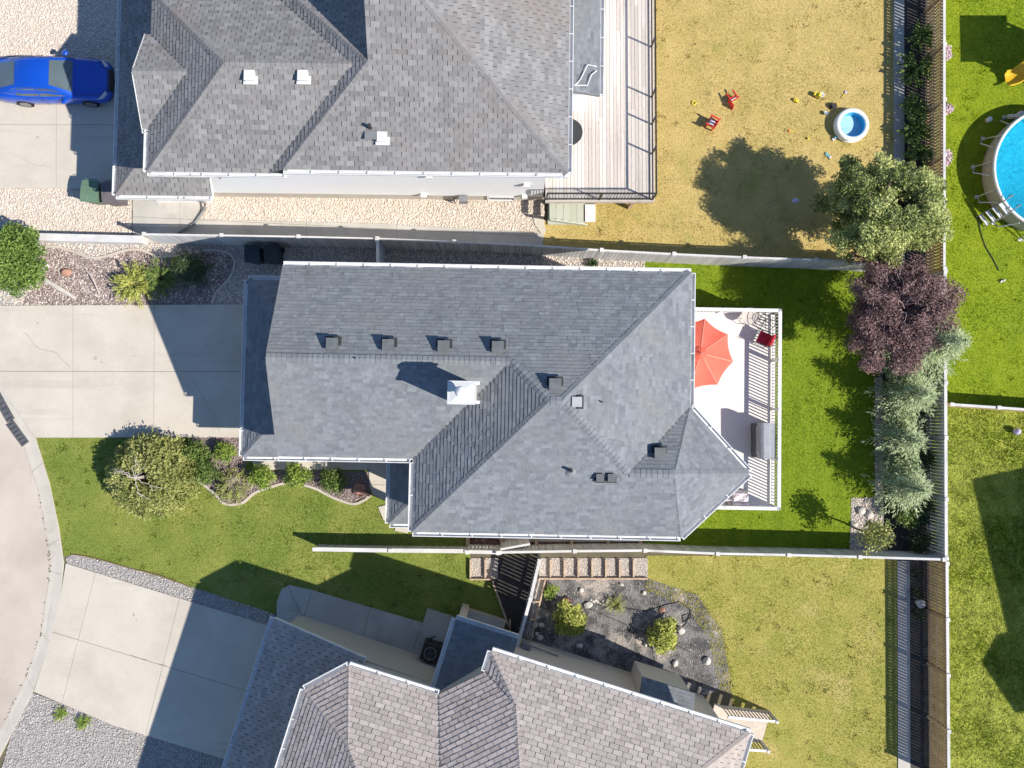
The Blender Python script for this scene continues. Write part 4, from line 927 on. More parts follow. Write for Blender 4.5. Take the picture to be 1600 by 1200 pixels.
fence('picket_fence', 'brown slatted back fence beside the leafy bushes and dry yard', ef1, 1.5, .095, .035, 'fence_brown', 'fence_brown', 'fence_cap', side=1, cap=.10, rails=(.15, .5, .85))
ef2 = [GP(1476 + i * .4, y, 1.5) for i, y in enumerate((424, 510, 598, 684, 780, 872))]
fence('plank_fence', 'grey back fence behind the blue spruces', ef2, 1.5, .112, .018, 'fence_board', 'fence_rail', 'fence_cap', side=1, cap=.12)
ef3 = [GP(1479 + i * .8, y, 1.5) for i, y in enumerate((880, 968, 1055, 1142, 1230))]
fence('plank_fence', 'brown back fence beside the concrete drain and yellow lawn', ef3, 1.5, .10, .022, 'fence_brown', 'fence_brown', 'fence_cap', side=1, cap=.11, rails=(.15, .5, .85))
fence('plank_fence', 'reddish fence dividing the two yards past the back fence', [GP(1482, 632, 1.0), GP(1555, 637, 1.0), GP(1640, 643, 1.0), GP(1740, 650, 1.0)], 1.2, .13, .008, 'fence_brown', 'fence_brown', 'fence_cap', side=-1, cap=.10)
df = [GP(843, 876, 1.5), GP(829, 935, 1.5), GP(808, 1012, 1.5)]
fence('plank_fence', 'diagonal grey fence running from the gate to the angled house', df, 1.5, .10, .035, 'fence_board', 'grey_paint', 'fence_cap', side=1, cap=.12)

# ---------------------------------------------------------------- timber steps and bays along the fence
def timber_box(label, lines, w=.055, h=.15, mt='timber', group=None):
    t = thing('timber_border', label, 'timber', P(*lines[0][0]), group)
    for a, b in lines: part('timber', MB().beam(P(*a, h / 2 + .01), P(*b, h / 2 + .01), w, h), M[mt], t)
timber_box('row of pale timber dividers forming gravel steps below the fence', [((842, 904), (1012, 904))] + [((860 + k * 21.6, 874), (860 + k * 21.6, 901.5)) for k in range(7)])
timber_box('small timber bordered gravel bay left of the open gate', [((734, 905), (770, 905)), ((735, 874), (735, 902.5)), ((758, 874), (758, 902.5))])
timber_box('slanting timber border beside the diagonal fence', [((852, 906), (829, 1003)), ((836, 940), (843, 940)), ((828, 968), (836, 968))])
timber_box('thin pale timber edging the black fabric triangle', [((769, 907), (797, 984)), ((797, 968), (796, 990))], .07)
timber_box('timber cross beams under the eave above the fence', [((x, 832), (x, 856)) for x in (731, 784, 838, 893, 950, 1000)], .14, .2)
gbay = PX([(734, 872), (778, 872), (778, 905), (734, 905)]); gbay2 = PX([(842, 872), (1012, 872), (1012, 903), (842, 903)]); gbay3 = PX([(842, 905), (852, 905), (829, 1003), (820, 1003)])
for gp, lb in ((gbay, 'gravel in the small timber bay'), (gbay2, 'gravel in the timber steps'), (gbay3, 'gravel beside the diagonal fence')):
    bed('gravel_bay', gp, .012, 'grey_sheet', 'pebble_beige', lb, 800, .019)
rm = PX([(731, 838), (1000, 838), (1000, 858), (731, 858)])
bed('mulch_bed', rm, .012, 'mulch_sheet', 'mulch_red', 'dark red mulch between the house and the fence', 420, .032, cat='mulch', sub='mulch_stones')
pav = PX([(788, 838), (1000, 838), (1000, 846), (788, 846)]); st_ = struct('path', MB().sheet(pav, .02), M['joint'])
slabs(st_, pav, [(P(x, 830), P(x, 860)) for x in (838, 893, 950)], .012, .06, M['concrete_old'], .08)

# ---------------------------------------------------------------- north deck
DZ = 1.5
def D(px, py, h=DZ): return P(px, py, h)
deckN = thing('deck', 'weathered wooden deck with black metal railing behind the upper house', 'deck', D(940, 200, 0))
x0, x1 = D(852, 300).x, D(1021, 300).x; ybot = D(900, 314).y; n = int((x1 - x0) / .142); ud = unit(M['deck_board'])
for i in range(n):
    xx = x0 + (i + .5) * (x1 - x0) / n; yt = 19.0; yb = ybot + .04
    if xx < m2(1.2, 9).x: yt = 8.8
    q = yb
    while q < yt:
        e = min(q + (rng.uniform(2.4, 4.9) if yt > 9 else 9), yt)
        inst('deck_board', ud, deckN, trs((xx, (q + e) / 2, DZ - .018), ((x1 - x0) / n - .012, e - q - .006, .036)))
        q = e
part('fascia', MB().beam((x0, ybot, DZ - .12), (x1, ybot, DZ - .12), .05, .26).beam((x1 + .03, ybot, DZ - .12), (x1 + .03, 19, DZ - .12), .05, .26), M['deck_board'], deckN)
part('joist_frame', MB().prism([(x0 + .1, ybot + .1), (x1 - .1, ybot + .1), (x1 - .1, 19), (x0 + .9, 19), (x0 + .9, 8.7), (x0 + .1, 8.7)], DZ - .2, DZ - .05), M['timber'], deckN)
for q in (D(983, 330, 0), D(1012, 180, 0), P(870, 332)): part('support_post', MB().box((min(q.x, x1 - .2), max(q.y, ybot + .12), DZ / 2 - .1), (.14, .14, DZ - .2)), M['timber'], deckN)
ps = [(x1 - .05, ybot + .05 + k) for k in (0, 1.85, 3.05, 4.15, 6.2, 8.2, 10.2)]
pS = [(x0 + .05, ybot + .05), ((x0 + x1) / 2, ybot + .05)]
ub = unit(M['black_metal'])
for (x, y) in ps + pS: inst('railing_post', ub, deckN, trs((x, y, DZ + .46), (.06, .06, .92)))
for z in (.1, .92):
    inst('rail', ub, deckN, frame_beam((x1 - .05, ybot + .05, DZ + z), (x1 - .05, 19, DZ + z), .06 if z > .5 else .04, .04)); inst('rail', ub, deckN, frame_beam((x0 + .05, ybot + .05, DZ + z), (x1 - .05, ybot + .05, DZ + z), .06 if z > .5 else .04, .04))
k = 0; xx = x0 + .15
while xx < x1 - .1: inst('baluster', ub, deckN, trs((xx, ybot + .05, DZ + .51), (.014, .014, .80))); xx += .115
for (xa, ya), (xb, yb) in zip(ps[:-1], ps[1:]): part('glass_panel', MB().add([(xa, ya + .04, DZ + .14), (xa, yb - .04, DZ + .14), (xa, yb - .04, DZ + .88), (xa, ya + .04, DZ + .88)], [(0, 1, 2, 3)]), M['clear'], deckN)
# bottom steps
st = thing('deck_steps', 'greenish wooden steps at the lower corner of the weathered deck', 'stairs', D(880, 340, 0))
a0 = P(857, 318, .7); us = unit(M['step_green'])
for k in range(5):
    xx = a0.x + .16 + k * .295; inst('tread', us, st, trs((xx, a0.y - .20, 1.05 - k * .20), (.27, 1.02, .05)))
part('riser', MB().prism([(a0.x, a0.y - .72), (a0.x + 1.55, a0.y - .72), (a0.x + 1.55, a0.y + .3), (a0.x, a0.y + .3)], .0, .08), M['step_green'], st)
for yy in (-.73, .33): part('stringer', MB().beam((a0.x, a0.y + yy, .92), (a0.x + 1.6, a0.y + yy, .02), .04, .26), M['step_green'], st)
q = PX([(909, 320), (930, 320), (930, 347), (909, 347)]); solo('landing_slab', MB().prism(q, 0, .08), M['white_trim'], 'white concrete landing slab at the foot of the greenish steps', 'slab')
q = PX([(832, 336), (848, 340), (853, 362), (846, 366), (836, 352)]); solo('downspout_pad', MB().prism(q, 0, .06), M['concrete'], 'pale splash pad at the corner of the white wall', 'pad')
# things on the north deck
p = P(889, 206, DZ + .75); tb = thing('round_table', 'round dark table half hidden under the eave on the wooden deck', 'table', (p.x, p.y, DZ))
part('table_top', MB().lathe((p.x, p.y, DZ + .72), [(0, 0), (.52, 0), (.54, .02), (.52, .045), (0, .05)], 32, smooth=False), M['vent_black'], tb); part('table_leg', MB().tube([(p.x, p.y, DZ), (p.x, p.y, DZ + .72)], .04, 10), M['black_metal'], tb); part('base', MB().lathe((p.x, p.y, DZ), [(.3, 0), (.3, .02), (.05, .05)], 20), M['black_metal'], tb)
p = P(900, 143, DZ + .7); cbn = thing('outdoor_cabinet', 'white cabinet against the wall on the wooden deck', 'cabinet', (p.x, p.y, DZ))
part('body', MB().box((p.x - .02, p.y, DZ + .42), (.52, .95, .84)), M['white_trim'], cbn); part('lid', MB().box((p.x - .02, p.y, DZ + .865), (.57, 1.0, .05)), M['white_trim'], cbn); part('handle', MB().box((p.x + .25, p.y, DZ + .6), (.03, .2, .03)), M['grey_paint'], cbn)
p = P(897, 170, DZ); solo('broom', MB().tube([(p.x, p.y + .5, DZ + .05), (p.x - .05, p.y - .75, DZ + .09)], .018, 6).box((p.x, p.y + .55, DZ + .05), (.1, .1, .1)), M['timber'], 'brown broom lying on the deck below the white cabinet', 'broom')

# ---------------------------------------------------------------- white deck of the main house
WZ = 1.4
deckW = thing('deck', 'bright white deck with white picket railing behind the grey roofed house', 'deck', m1(8, .3, 0))
part('floor', MB().prism([m1(*p) for p in ((5.81, 4.22), (10.38, 4.22), (10.38, -3.57), (5.95, -3.57), (5.95, -3.5), (7.75, -1.96), (5.81, .08))], WZ - .06, WZ), M['vinyl_deck'], deckW)
part('fascia', MB().beam(m1(5.85, 4.24, WZ - .14), m1(10.42, 4.24, WZ - .14), .04, .28).beam(m1(10.40, 4.24, WZ - .14), m1(10.40, -3.59, WZ - .14), .04, .28).beam(m1(5.95, -3.59, WZ - .14), m1(10.42, -3.59, WZ - .14), .04, .28), M['white_trim'], deckW)
uw = unit(M['white_trim'])
for (x, y) in ((6.6, 4.0), (10.2, 4.0), (10.2, .3), (10.2, -3.4), (7.6, -3.4)): part('support_post', MB().box(m1(x, y, WZ / 2 - .1), (.14, .14, WZ - .2)), M['white_trim'], deckW)
runs = [((5.9, 4.14), (10.3, 4.14)), ((10.3, 4.14), (10.3, -3.49)), ((10.3, -3.49), (6.2, -3.49))]
for a, b in runs:
    A, B = m1(*a), m1(*b); L = (B - A).length
    inst('top_rail', uw, deckW, frame_beam(A + Vector((0, 0, WZ + .92)), B + Vector((0, 0, WZ + .92)), .13, .05)); inst('bottom_rail', uw, deckW, frame_beam(A + Vector((0, 0, WZ + .10)), B + Vector((0, 0, WZ + .10)), .06, .05))
    k = int(L / .125)
    for i in range(k):
        p = A.lerp(B, (i + .5) / k); inst('picket', uw, deckW, trs(p + Vector((0, 0, WZ + .51)), (.038, .038, .80), -A1))
    m = max(1, round(L / 1.9))
    for i in range(m + 1):
        p = A.lerp(B, i / m); inst('railing_post', uw, deckW, trs(p + Vector((0, 0, WZ + .48)), (.10, .10, .96), -A1))
# parasol
pc = P(1094, 552, 3.75); zc = 3.75
um_ = thing('patio_umbrella', 'coral red octagonal patio umbrella partly under the eave on the white deck', 'umbrella', (pc.x, pc.y, WZ))
tips = [Vector((pc.x + 1.36 * math.cos(math.radians(78 - 45 * k)), pc.y + 1.36 * math.sin(math.radians(78 - 45 * k)), zc - .42)) for k in range(8)]
apex = Vector((pc.x, pc.y, zc + .05))
for k in range(8):
    a, b = tips[k], tips[(k + 1) % 8]; m = MB(); vs = []; NN = 6
    for i in range(NN + 1):
        f = i / NN; l = apex.lerp(a, f); r = apex.lerp(b, f)
        for j in range(5):
            g = j / 4; q = l.lerp(r, g); sag = math.sin(math.pi * g) * f; q = q - Vector((0, 0, .055 * sag)); q = q.lerp(Vector((pc.x, pc.y, q.z)), .05 * sag * f); vs.append(q)
    fs = [(i * 5 + j, (i + 1) * 5 + j, (i + 1) * 5 + j + 1, i * 5 + j + 1) for i in range(NN) for j in range(4)]
    m.add(vs, fs, .5, True); part('canopy_panel', m, M['canopy'], um_)
    part('seam', MB().beam(apex.lerp(a, .16) + Vector((0, 0, .006)), a + Vector((0, 0, .006)), .022, .006), M['seam'], um_)
    part('rib', MB().tube([apex - Vector((0, 0, .04)), a - Vector((0, 0, .02))], .011, 5), M['grey_paint'], um_)
vt = MB(); n8 = [Vector((pc.x + .24 * math.cos(math.radians(78 - 45 * k)), pc.y + .24 * math.sin(math.radians(78 - 45 * k)), zc + .03)) for k in range(8)]
vt.add(n8 + [Vector((pc.x, pc.y, zc + .15))], [(k, 8, (k + 1) % 8) for k in range(8)]); part('vent_cap', vt, M['canopy'], um_)
part('pole', MB().tube([(pc.x, pc.y, WZ), (pc.x, pc.y, zc + .2)], .022, 10), M['grey_paint'], um_); part('base', MB().lathe((pc.x, pc.y, WZ), [(.28, 0), (.28, .05), (.06, .1), (.04, .3)], 20), M['grey_paint'], um_)
# wire bistro set with red cushions
def wire_ring(m, c, r, t=.012, n=28): m.tube([Vector(c) + Vector((r * math.cos(2 * math.pi * k / n), r * math.sin(2 * math.pi * k / n), 0)) for k in range(n + 1)], t, 5, caps=False)
p = P(1196, 500, WZ + .72); tb = thing('bistro_table', 'round black wire table in the corner of the white deck', 'table', (p.x, p.y, WZ))
m = MB(); wire_ring(m, (p.x, p.y, WZ + .72), .42); wire_ring(m, (p.x, p.y, WZ + .72), .22)
for k in range(8):
    a = k * math.pi / 4; m.tube([(p.x, p.y, WZ + .72), (p.x + .42 * math.cos(a), p.y + .42 * math.sin(a), WZ + .72)], .009, 4)
part('table_top', m, M['black_metal'], tb)
for k in range(3):
    a = k * 2.1 + .5; part('leg', MB().tube([(p.x, p.y, WZ + .7), (p.x + .12 * math.cos(a), p.y + .12 * math.sin(a), WZ + .35), (p.x + .32 * math.cos(a), p.y + .32 * math.sin(a), WZ + .01)], .012, 5), M['black_metal'], tb)
def patio_chair(label, px, py, ang, cushion=True):
    p = P(px, py, WZ + .45); c = thing('patio_chair', label, 'chair', (p.x, p.y, WZ), 'wire chairs on the white deck'); R = Matrix.Rotation(ang, 3, 'Z')
    def T(x, y, z): return Vector((p.x, p.y, WZ)) + R @ Vector((x, y, z))
    if cushion:
        part('seat_cushion', MB().box(T(0, 0, .46), (.46, .46, .07), ang), M['red_cloth'], c)
        part('back_cushion', MB().box(T(-.24, 0, .68), (.08, .44, .42), ang), M['red_cloth'], c)
    m = MB().box(T(0, 0, .41), (.48, .48, .02), ang); part('seat', m, M['black_metal'], c)
    b = MB().tube([T(-.26, -.23, .42), T(-.32, -.23, .8), T(-.34, 0, .92), T(-.32, .23, .8), T(-.26, .23, .42)], .013, 5)
    for k in range(5): b.tube([T(-.27, -.16 + k * .08, .42), T(-.335, -.16 + k * .08, .86)], .007, 4)
    part('backrest', b, M['black_metal'], c)
    for sx in (-1, 1):
        for sy in (-1, 1): part('leg', MB().tube([T(sx * .22, sy * .22, .41), T(sx * .25, sy * .25, .005)], .013, 5), M['black_metal'], c)
    for sy in (-1, 1): part('armrest', MB().tube([T(-.3, sy * .25, .66), T(.1, sy * .27, .66), T(.22, sy * .24, .42)], .012, 5), M['black_metal'], c)
patio_chair('wire patio chair with bright red cushions by the white railing', 1194, 529, math.radians(155))
p = P(1172, 494, WZ + .5)
cst = thing('wire_stand', 'small round pale wire table near the corner of the white deck', 'table', (p.x, p.y, WZ)); m = MB(); wire_ring(m, (p.x, p.y, WZ + .52), .34); m.lathe((p.x, p.y, WZ + .5), [(0, 0), (.33, 0), (.33, .01), (0, .012)], 28, smooth=False)
part('table_top', m, M['stone_pale'], cst)
for k in range(3):
    a = k * 2.1; part('leg', MB().tube([(p.x + .15 * math.cos(a), p.y + .15 * math.sin(a), WZ + .5), (p.x + .28 * math.cos(a), p.y + .28 * math.sin(a), WZ + .01)], .012, 5), M['black_metal'], cst)
# barbecue
a, b = P(1186, 661, 2.5), P(1203, 717, 2.5); gx0, gx1, gy0, gy1 = a.x, b.x + .02, b.y, a.y
gr = thing('barbecue_grill', 'covered grey barbecue grill against the white railing', 'grill', ((gx0 + gx1) / 2, (gy0 + gy1) / 2, WZ))
part('cart', MB().box(((gx0 + gx1) / 2 + .1, (gy0 + gy1) / 2, WZ + .45), (.62, gy1 - gy0 - .04, .8)), M['grill_dark'], gr)
hm = MB(); prof = [(gx0, WZ + .86), (gx0 + .0, WZ + 1.05), (gx0 + .06, WZ + 1.14), (gx0 + .15, WZ + 1.18), (gx1 - .06, WZ + 1.18), (gx1, WZ + 1.12), (gx1 + .02, WZ + .86)]
vs = [(x, y, z) for y in (gy0, gy1) for x, z in prof]; k = len(prof)
hm.add(vs, [(i, i + 1, i + 1 + k, i + k) for i in range(k - 1)] + [tuple(reversed(range(k))), tuple(range(k, 2 * k))]); part('hood', hm, M['grill_grey'], gr)
part('shelf', MB().box((gx1 + .16, (gy0 + gy1) / 2, WZ + .84), (.24, gy1 - gy0 - .02, .04)), M['grill_grey'], gr)
part('handle', MB().tube([(gx0 - .05, gy0 + .15, WZ + .98), (gx0 - .05, gy1 - .15, WZ + .98)], .015, 8), M['chrome'], gr)
for yy in (gy0 + .1, gy1 - .1):
    part('wheel', MB().tube([(gx1 + .1, yy - .03, WZ + .07), (gx1 + .1, yy + .03, WZ + .07)], .07, 14), M['rubber'], gr)
# draped lounge chairs
for n, (px, py, w, lb) in enumerate(((1158, 782, .75, 'lounge seat under a pale pink cover in the lower deck corner'), (1141, 776, .5, 'folded pink cushion seat half under the bay eave'))):
    p = P(px, py, WZ + .6); t = thing('lounge_seat', lb, 'seat', (p.x, p.y, WZ), 'covered seats on the white deck'); m = MB(); NN = 8; hgt = .62 if n == 0 else .42
    vs = []
    for i in range(NN + 1):
        for j in range(NN + 1):
            u, v = i / NN * 2 - 1, j / NN * 2 - 1; e = max(abs(u), abs(v)); z = hgt * (1 if e < .8 else 1 - (e - .8) / .2 * .9) + .05 * math.sin(u * 5 + n) * math.cos(v * 6) + (.18 if v < -.3 and e < .9 else 0)
            vs.append((p.x + u * w / 2, p.y + v * (.36 if n == 0 else .26), WZ + max(z, .02)))
    m.add(vs, [(i * (NN + 1) + j, (i + 1) * (NN + 1) + j, (i + 1) * (NN + 1) + j + 1, i * (NN + 1) + j + 1) for i in range(NN) for j in range(NN)], .5); part('cover', m, M['pink_cloth'], t)
    part('frame', MB().box((p.x, p.y, WZ + .2), (w * .7, .4, .36)), M['grey_paint'], t)

# ---------------------------------------------------------------- blue car
nose = P(176, 124, .5); CX, CY = nose.x - 2.36, P(100, 124, .75).y
def CT(x, y, z): return Vector((CX + x, CY + y, .06 + z))
carT = thing('parked_car', 'shiny blue sedan parked on the upper driveway', 'car', CT(0, 0, 0))
stn = [(2.36, .50, .56, .30, .40), (2.31, .66, .64, .24, .45), (2.20, .78, .70, .20, .5), (2.0, .855, .765, .18, .55), (1.6, .885, .85, .17, .60), (1.2, .895, .905, .17, .62), (.95, .90, .955, .17, .63),
       (.3, .905, .955, .17, .63), (-.5, .905, .965, .17, .64), (-1.2, .90, .985, .17, .66), (-1.75, .885, 1.02, .18, .68), (-2.05, .86, 1.035, .2, .68), (-2.25, .81, 1.01, .25, .66), (-2.36, .72, .88, .32, .6), (-2.40, .62, .72, .36, .55)]
bm_ = MB(); ring = []
for x, w, zt, zb, zs in stn:
    half = [(0, zt), (w * .45, zt - .008), (w * .74, zt - .03), (w * .90, zt - .075), (w * .965, (zt - .075) * .55 + zs * .45), (w, zs), (w * .985, (zs + zb) / 2), (w * .95, zb + .03), (w * .8, zb)]
    pts = [(y, z) for y, z in half] + [(-y, z) for y, z in reversed(half[1:])]
    ring.append([CT(x, y, z) for y, z in pts])
k = len(ring[0]); bm_.add([v for r in ring for v in r], [(i * k + j, i * k + (j + 1) % k, (i + 1) * k + (j + 1) % k, (i + 1) * k + j) for i in range(len(ring) - 1) for j in range(k)], .5, True)
bm_.add(ring[0], [tuple(reversed(range(k)))]); bm_.add(ring[-1], [tuple(range(k))])
part('body', bm_, M['car_blue'], carT)
# greenhouse
gs = [(1.02, .74, .93, .74, .94), (.62, .80, .95, .66, 1.19), (.22, .82, .96, .585, 1.37), (-.25, .825, .965, .585, 1.43), (-.75, .82, .975, .575, 1.42), (-1.1, .80, .99, .565, 1.36), (-1.55, .76, 1.02, .60, 1.20), (-1.98, .68, 1.03, .66, 1.045)]
gm = MB(); rr = []
for x, wb, zb, wt, zt in gs:
    rr.append([CT(x, wb, zb - .03), CT(x, (wb + wt) / 2 + .03, (zb + zt) / 2), CT(x, wt + .02, zt - .05), CT(x, wt * .82, zt), CT(x, 0, zt + .015), CT(x, -wt * .82, zt), CT(x, -wt - .02, zt - .05), CT(x, -(wb + wt) / 2 - .03, (zb + zt) / 2), CT(x, -wb, zb - .03)])
gm.add([v for r in rr for v in r], [(i * 9 + j, i * 9 + j + 1, (i + 1) * 9 + j + 1, (i + 1) * 9 + j) for i in range(len(rr) - 1) for j in range(8)], .5, True)
part('cabin', gm, M['car_blue'], carT)
def lerp_st(x):
    for i in range(len(gs) - 1):
        if gs[i][0] >= x >= gs[i + 1][0]:
            f = (gs[i][0] - x) / (gs[i][0] - gs[i + 1][0]); return [gs[i][q] * (1 - f) + gs[i + 1][q] * f for q in range(5)]
    return list(gs[-1])
def glass_strip(xa, xb, fa, fb, n=6, off=.012, name='windshield'):
    m = MB(); vs = []
    for i in range(n + 1):
        x = xa + (xb - xa) * i / n; _, wb, zb, wt, zt = lerp_st(x); ww = (wt * .86) * (fa + (fb - fa) * i / n)
        for y in (-ww, -ww * .5, 0, ww * .5, ww): vs.append(CT(x, y, zt + .015 * (1 - abs(y) / max(ww, .01)) + off))
    m.add(vs, [(i * 5 + j, i * 5 + j + 1, (i + 1) * 5 + j + 1, (i + 1) * 5 + j) for i in range(n) for j in range(4)], .5, True); part(name, m, M['car_glass'], carT)
glass_strip(.99, .26, 1.02, 1.0); glass_strip(-1.14, -1.92, 1.0, .92, name='rear_window')
for s in (-1, 1):
    for xa, xb in ((.62, -.28), (-.34, -1.22)):
        m = MB(); vs = []
        for i in range(7):
            x = xa + (xb - xa) * i / 6; _, wb, zb, wt, zt = lerp_st(x)
            top = .86 if not (xa > .5 and i == 0) and not (xb < -1.1 and i == 6) else .35
            for f in (.08, top):
                y = wb + (wt + .02 - wb) * f; y += .03 * math.sin(math.pi * f); z = zb - .03 + (zt - .05 - zb + .03) * f; vs.append(CT(x, s * (y + .013), z + .006))
        m.add(vs, [(2 * i, 2 * i + 1, 2 * i + 3, 2 * i + 2) for i in range(6)], .5, True); part('side_window', m, M['car_glass'], carT)
    tr_ = MB().tube([CT(x, s * (lerp_st(x)[3] + .055), lerp_st(x)[4] - .05) for x in (.6, .3, 0, -.4, -.8, -1.1, -1.4)], .012, 5); part('window_trim', tr_, M['chrome'], carT)
    mr = MB().rock(CT(.66, s * 1.0, .90), .13, 5 + s, 2, flat=.55); part('side_mirror', mr, M['car_blue'], carT)
    part('headlight', MB().add([CT(2.18, s * .50, .705), CT(2.0, s * .80, .765), CT(1.86, s * .868, .74), CT(2.08, s * .80, .66), CT(2.26, s * .58, .64)], [(0, 1, 2, 3, 4)]), M['lamp_clear'], carT)
    part('taillight', MB().add([CT(-2.22, s * .82, .93), CT(-2.05, s * .875, .88), CT(-2.08, s * .87, .72), CT(-2.40, s * .60, .74), CT(-2.37, s * .60, .90)], [(0, 1, 2, 3, 4)]), M['lamp_red'], carT)
    for xx in (1.42, -1.30):
        c = CT(xx, s * .80, .32); w = part('wheel', MB().tube([c + Vector((0, -.10, 0)), c + Vector((0, .11, 0))], .325, 28), M['rubber'], carT)
        rm = MB().tube([c + Vector((0, s * .09, 0)), c + Vector((0, s * .118, 0))], .22, 20)
        part('rim', rm, M['rim'], w)
    for xx in (.05, -.82): part('door_handle', MB().box(CT(xx - .1, s * .912, .80), (.18, .02, .03)), M['car_blue'], carT)
    part('door_seam', MB().beam(CT(-.31, s * .912, .25), CT(-.31, s * .885, .93), .008, .01), M['black_metal'], carT)
part('grille', MB().add([CT(2.30, -.52, .655), CT(2.36, -.45, .58), CT(2.385, -.46, .40), CT(2.385, .46, .40), CT(2.36, .45, .58), CT(2.30, .52, .655)], [(0, 1, 4, 5), (1, 2, 3, 4)]), M['black_metal'], carT)
part('bonnet_seam', MB().tube([CT(1.05, -.74, .925), CT(1.6, -.73, .845), CT(2.05, -.66, .755), CT(2.24, -.4, .70), CT(2.285, 0, .695), CT(2.24, .4, .70), CT(2.05, .66, .755), CT(1.6, .73, .845), CT(1.05, .74, .925)], .008, 4), M['black_metal'], carT)
part('wiper', MB().tube([CT(1.0, .5, .965), CT(.85, -.1, 1.08)], .009, 4).tube([CT(1.0, -.05, .97), CT(.88, -.55, 1.05)], .009, 4), M['black_metal'], carT)
part('bumper_trim', MB().tube([CT(2.18, -.79, .42), CT(2.33, -.6, .36), CT(2.375, 0, .34), CT(2.33, .6, .36), CT(2.18, .79, .42)], .03, 6), M['black_metal'], carT)

# ---------------------------------------------------------------- wheeled bins
def bin_(label, px, py, ang, mb_, h=1.0, w=.58, d=.66, group=None, lid=None):
    p = P(px, py, h * .6); b = thing('wheelie_bin', label, 'bin', (p.x, p.y, 0.05), group); R = Matrix.Rotation(ang, 3, 'Z')
    def T(x, y, z): return Vector((p.x, p.y, .05)) + R @ Vector((x, y, z))
    vs = [T(sx * w / 2 * s, sy * d / 2 * s, z) for z, s in ((.04, .78), (h - .08, 1.0)) for sx, sy in ((-1, -1), (1, -1), (1, 1), (-1, 1))]
    part('body', MB().add(vs, [(3, 2, 1, 0), (4, 5, 6, 7)] + [(i, (i + 1) % 4, (i + 1) % 4 + 4, i + 4) for i in range(4)]), M[mb_], b)
    l = MB(); q = []
    for i in range(5):
        f = i / 4; q += [T(-w / 2 - .02, -d / 2 - .03 + f * (d + .08), h - .07 + .07 * math.sin(math.pi * f)), T(w / 2 + .02, -d / 2 - .03 + f * (d + .08), h - .07 + .07 * math.sin(math.pi * f))]
    l.add(q, [(2 * i, 2 * i + 1, 2 * i + 3, 2 * i + 2) for i in range(4)]); l.box(T(0, 0, h - .085), (w + .05, d + .07, .03), ang); part('lid', l, M[lid or mb_], b)
    part('handle', MB().tube([T(-w * .4, d / 2 + .1, h - .1), T(w * .4, d / 2 + .1, h - .1)], .018, 6), M[mb_], b)
    for s in (-1, 1): part('wheel', MB().tube([T(s * w * .42 - .03, d / 2 - .02, .11), T(s * w * .42 + .03, d / 2 - .02, .11)], .11, 14), M['rubber'], b)
bin_('green wheeled bin at the corner of the white house', 148, 303, math.radians(-4), 'bin_green', 1.02, .66, .80)
bin_('brownish wheeled bin tucked under the eave beside the green one', 180, 305, math.radians(5), 'bin_brown', 1.02, .66, .80)
bin_('dark teal wheeled bin nearer the mulch bed by the plank fence', 399, 399, 0, 'bin_dark', 1.0)
bin_('black wheeled bin beside the teal one in the fence shade', 429, 400, math.radians(3), 'bin_dark', 1.0, lid='vent_black')
solo('concrete_pad', MB().prism(PX([(442, 388), (459, 388), (459, 415), (442, 415)]), 0, .05), M['concrete_old'], 'small concrete pad right of the black bin', 'pad')

# ---------------------------------------------------------------- yard toys
def kid_chair(label, px, py, ang, tilt=0.0):
    p = P(px, py, .2); c = thing('toy_chair', label, 'chair', (p.x, p.y, 0), 'red children chairs on the dry lawn'); R = Matrix.Rotation(ang, 3, 'Z') @ Matrix.Rotation(tilt, 3, 'X')
    def T(x, y, z): return Vector((p.x, p.y, .02)) + R @ Vector((x, y, z + (.22 if tilt else 0)))
    part('seat', MB().box(T(0, 0, .26), (.36, .36, .04), M=R), M['red_plastic'], c)
    b = MB()
    for k in range(3): b.box(T(-.18, -.13 + k * .13, .44), (.03, .09, .36), M=R)
    b.box(T(-.19, 0, .60), (.04, .38, .07), M=R); part('backrest', b, M['red_plastic'], c)
    for sy in (-1, 1):
        part('armrest', MB().box(T(.02, sy * .2, .42), (.38, .06, .035), M=R), M['red_plastic'], c)
        for sx in (-1, 1): part('leg', MB().beam(T(sx * .15, sy * .18, .0), T(sx * .15, sy * .18, .42 if sx > 0 else .26), .05, .05), M['red_plastic'], c)
    part('seat_pad', MB().box(T(.02, 0, .30), (.24, .22, .03), M=R), M['toy_white'], c)
kid_chair('red toy armchair tipped over, the upper of the two', 1136, 138, math.radians(30), math.radians(80))
kid_chair('red toy armchair standing upright, nearer the tree shadow', 1112, 193, math.radians(150))
p = P(1330, 196, .2); kp = thing('paddling_pool', 'small inflatable paddling pool on the dry lawn', 'pool', (p.x, p.y, 0)); rk_ = .60
for i, z in enumerate((.10, .28)):
    pr = [(rk_ + .105 * math.cos(t), z + .095 * math.sin(t)) for t in [2 * math.pi * q / 12 for q in range(12)]]
    part('ring', MB().lathe((p.x, p.y, 0), pr, 40, close=True), M['kiddie_ring'], kp)
part('liner', MB().lathe((p.x, p.y, 0), [(.51, .34), (.495, .28), (.515, .19), (.495, .10), (.48, .03)], 40), M['kiddie_blue'], kp)
part('floor', MB().lathe((p.x, p.y, .03), [(.0, 0), (.49, 0)], 40), M['kiddie_floor'], kp); part('water', MB().lathe((p.x, p.y, .10), [(.0, 0), (.50, 0)], 40), M['clear'], kp)
def toy(label, parts, cat='toy', name='toy'):
    m0 = parts[0]; V = np.array(m0[1].v); t = thing(name, label, cat, (V[:, 0].mean(), V[:, 1].mean(), 0))
    for nm, mb, mt in parts: part(nm, mb, M[mt], t)
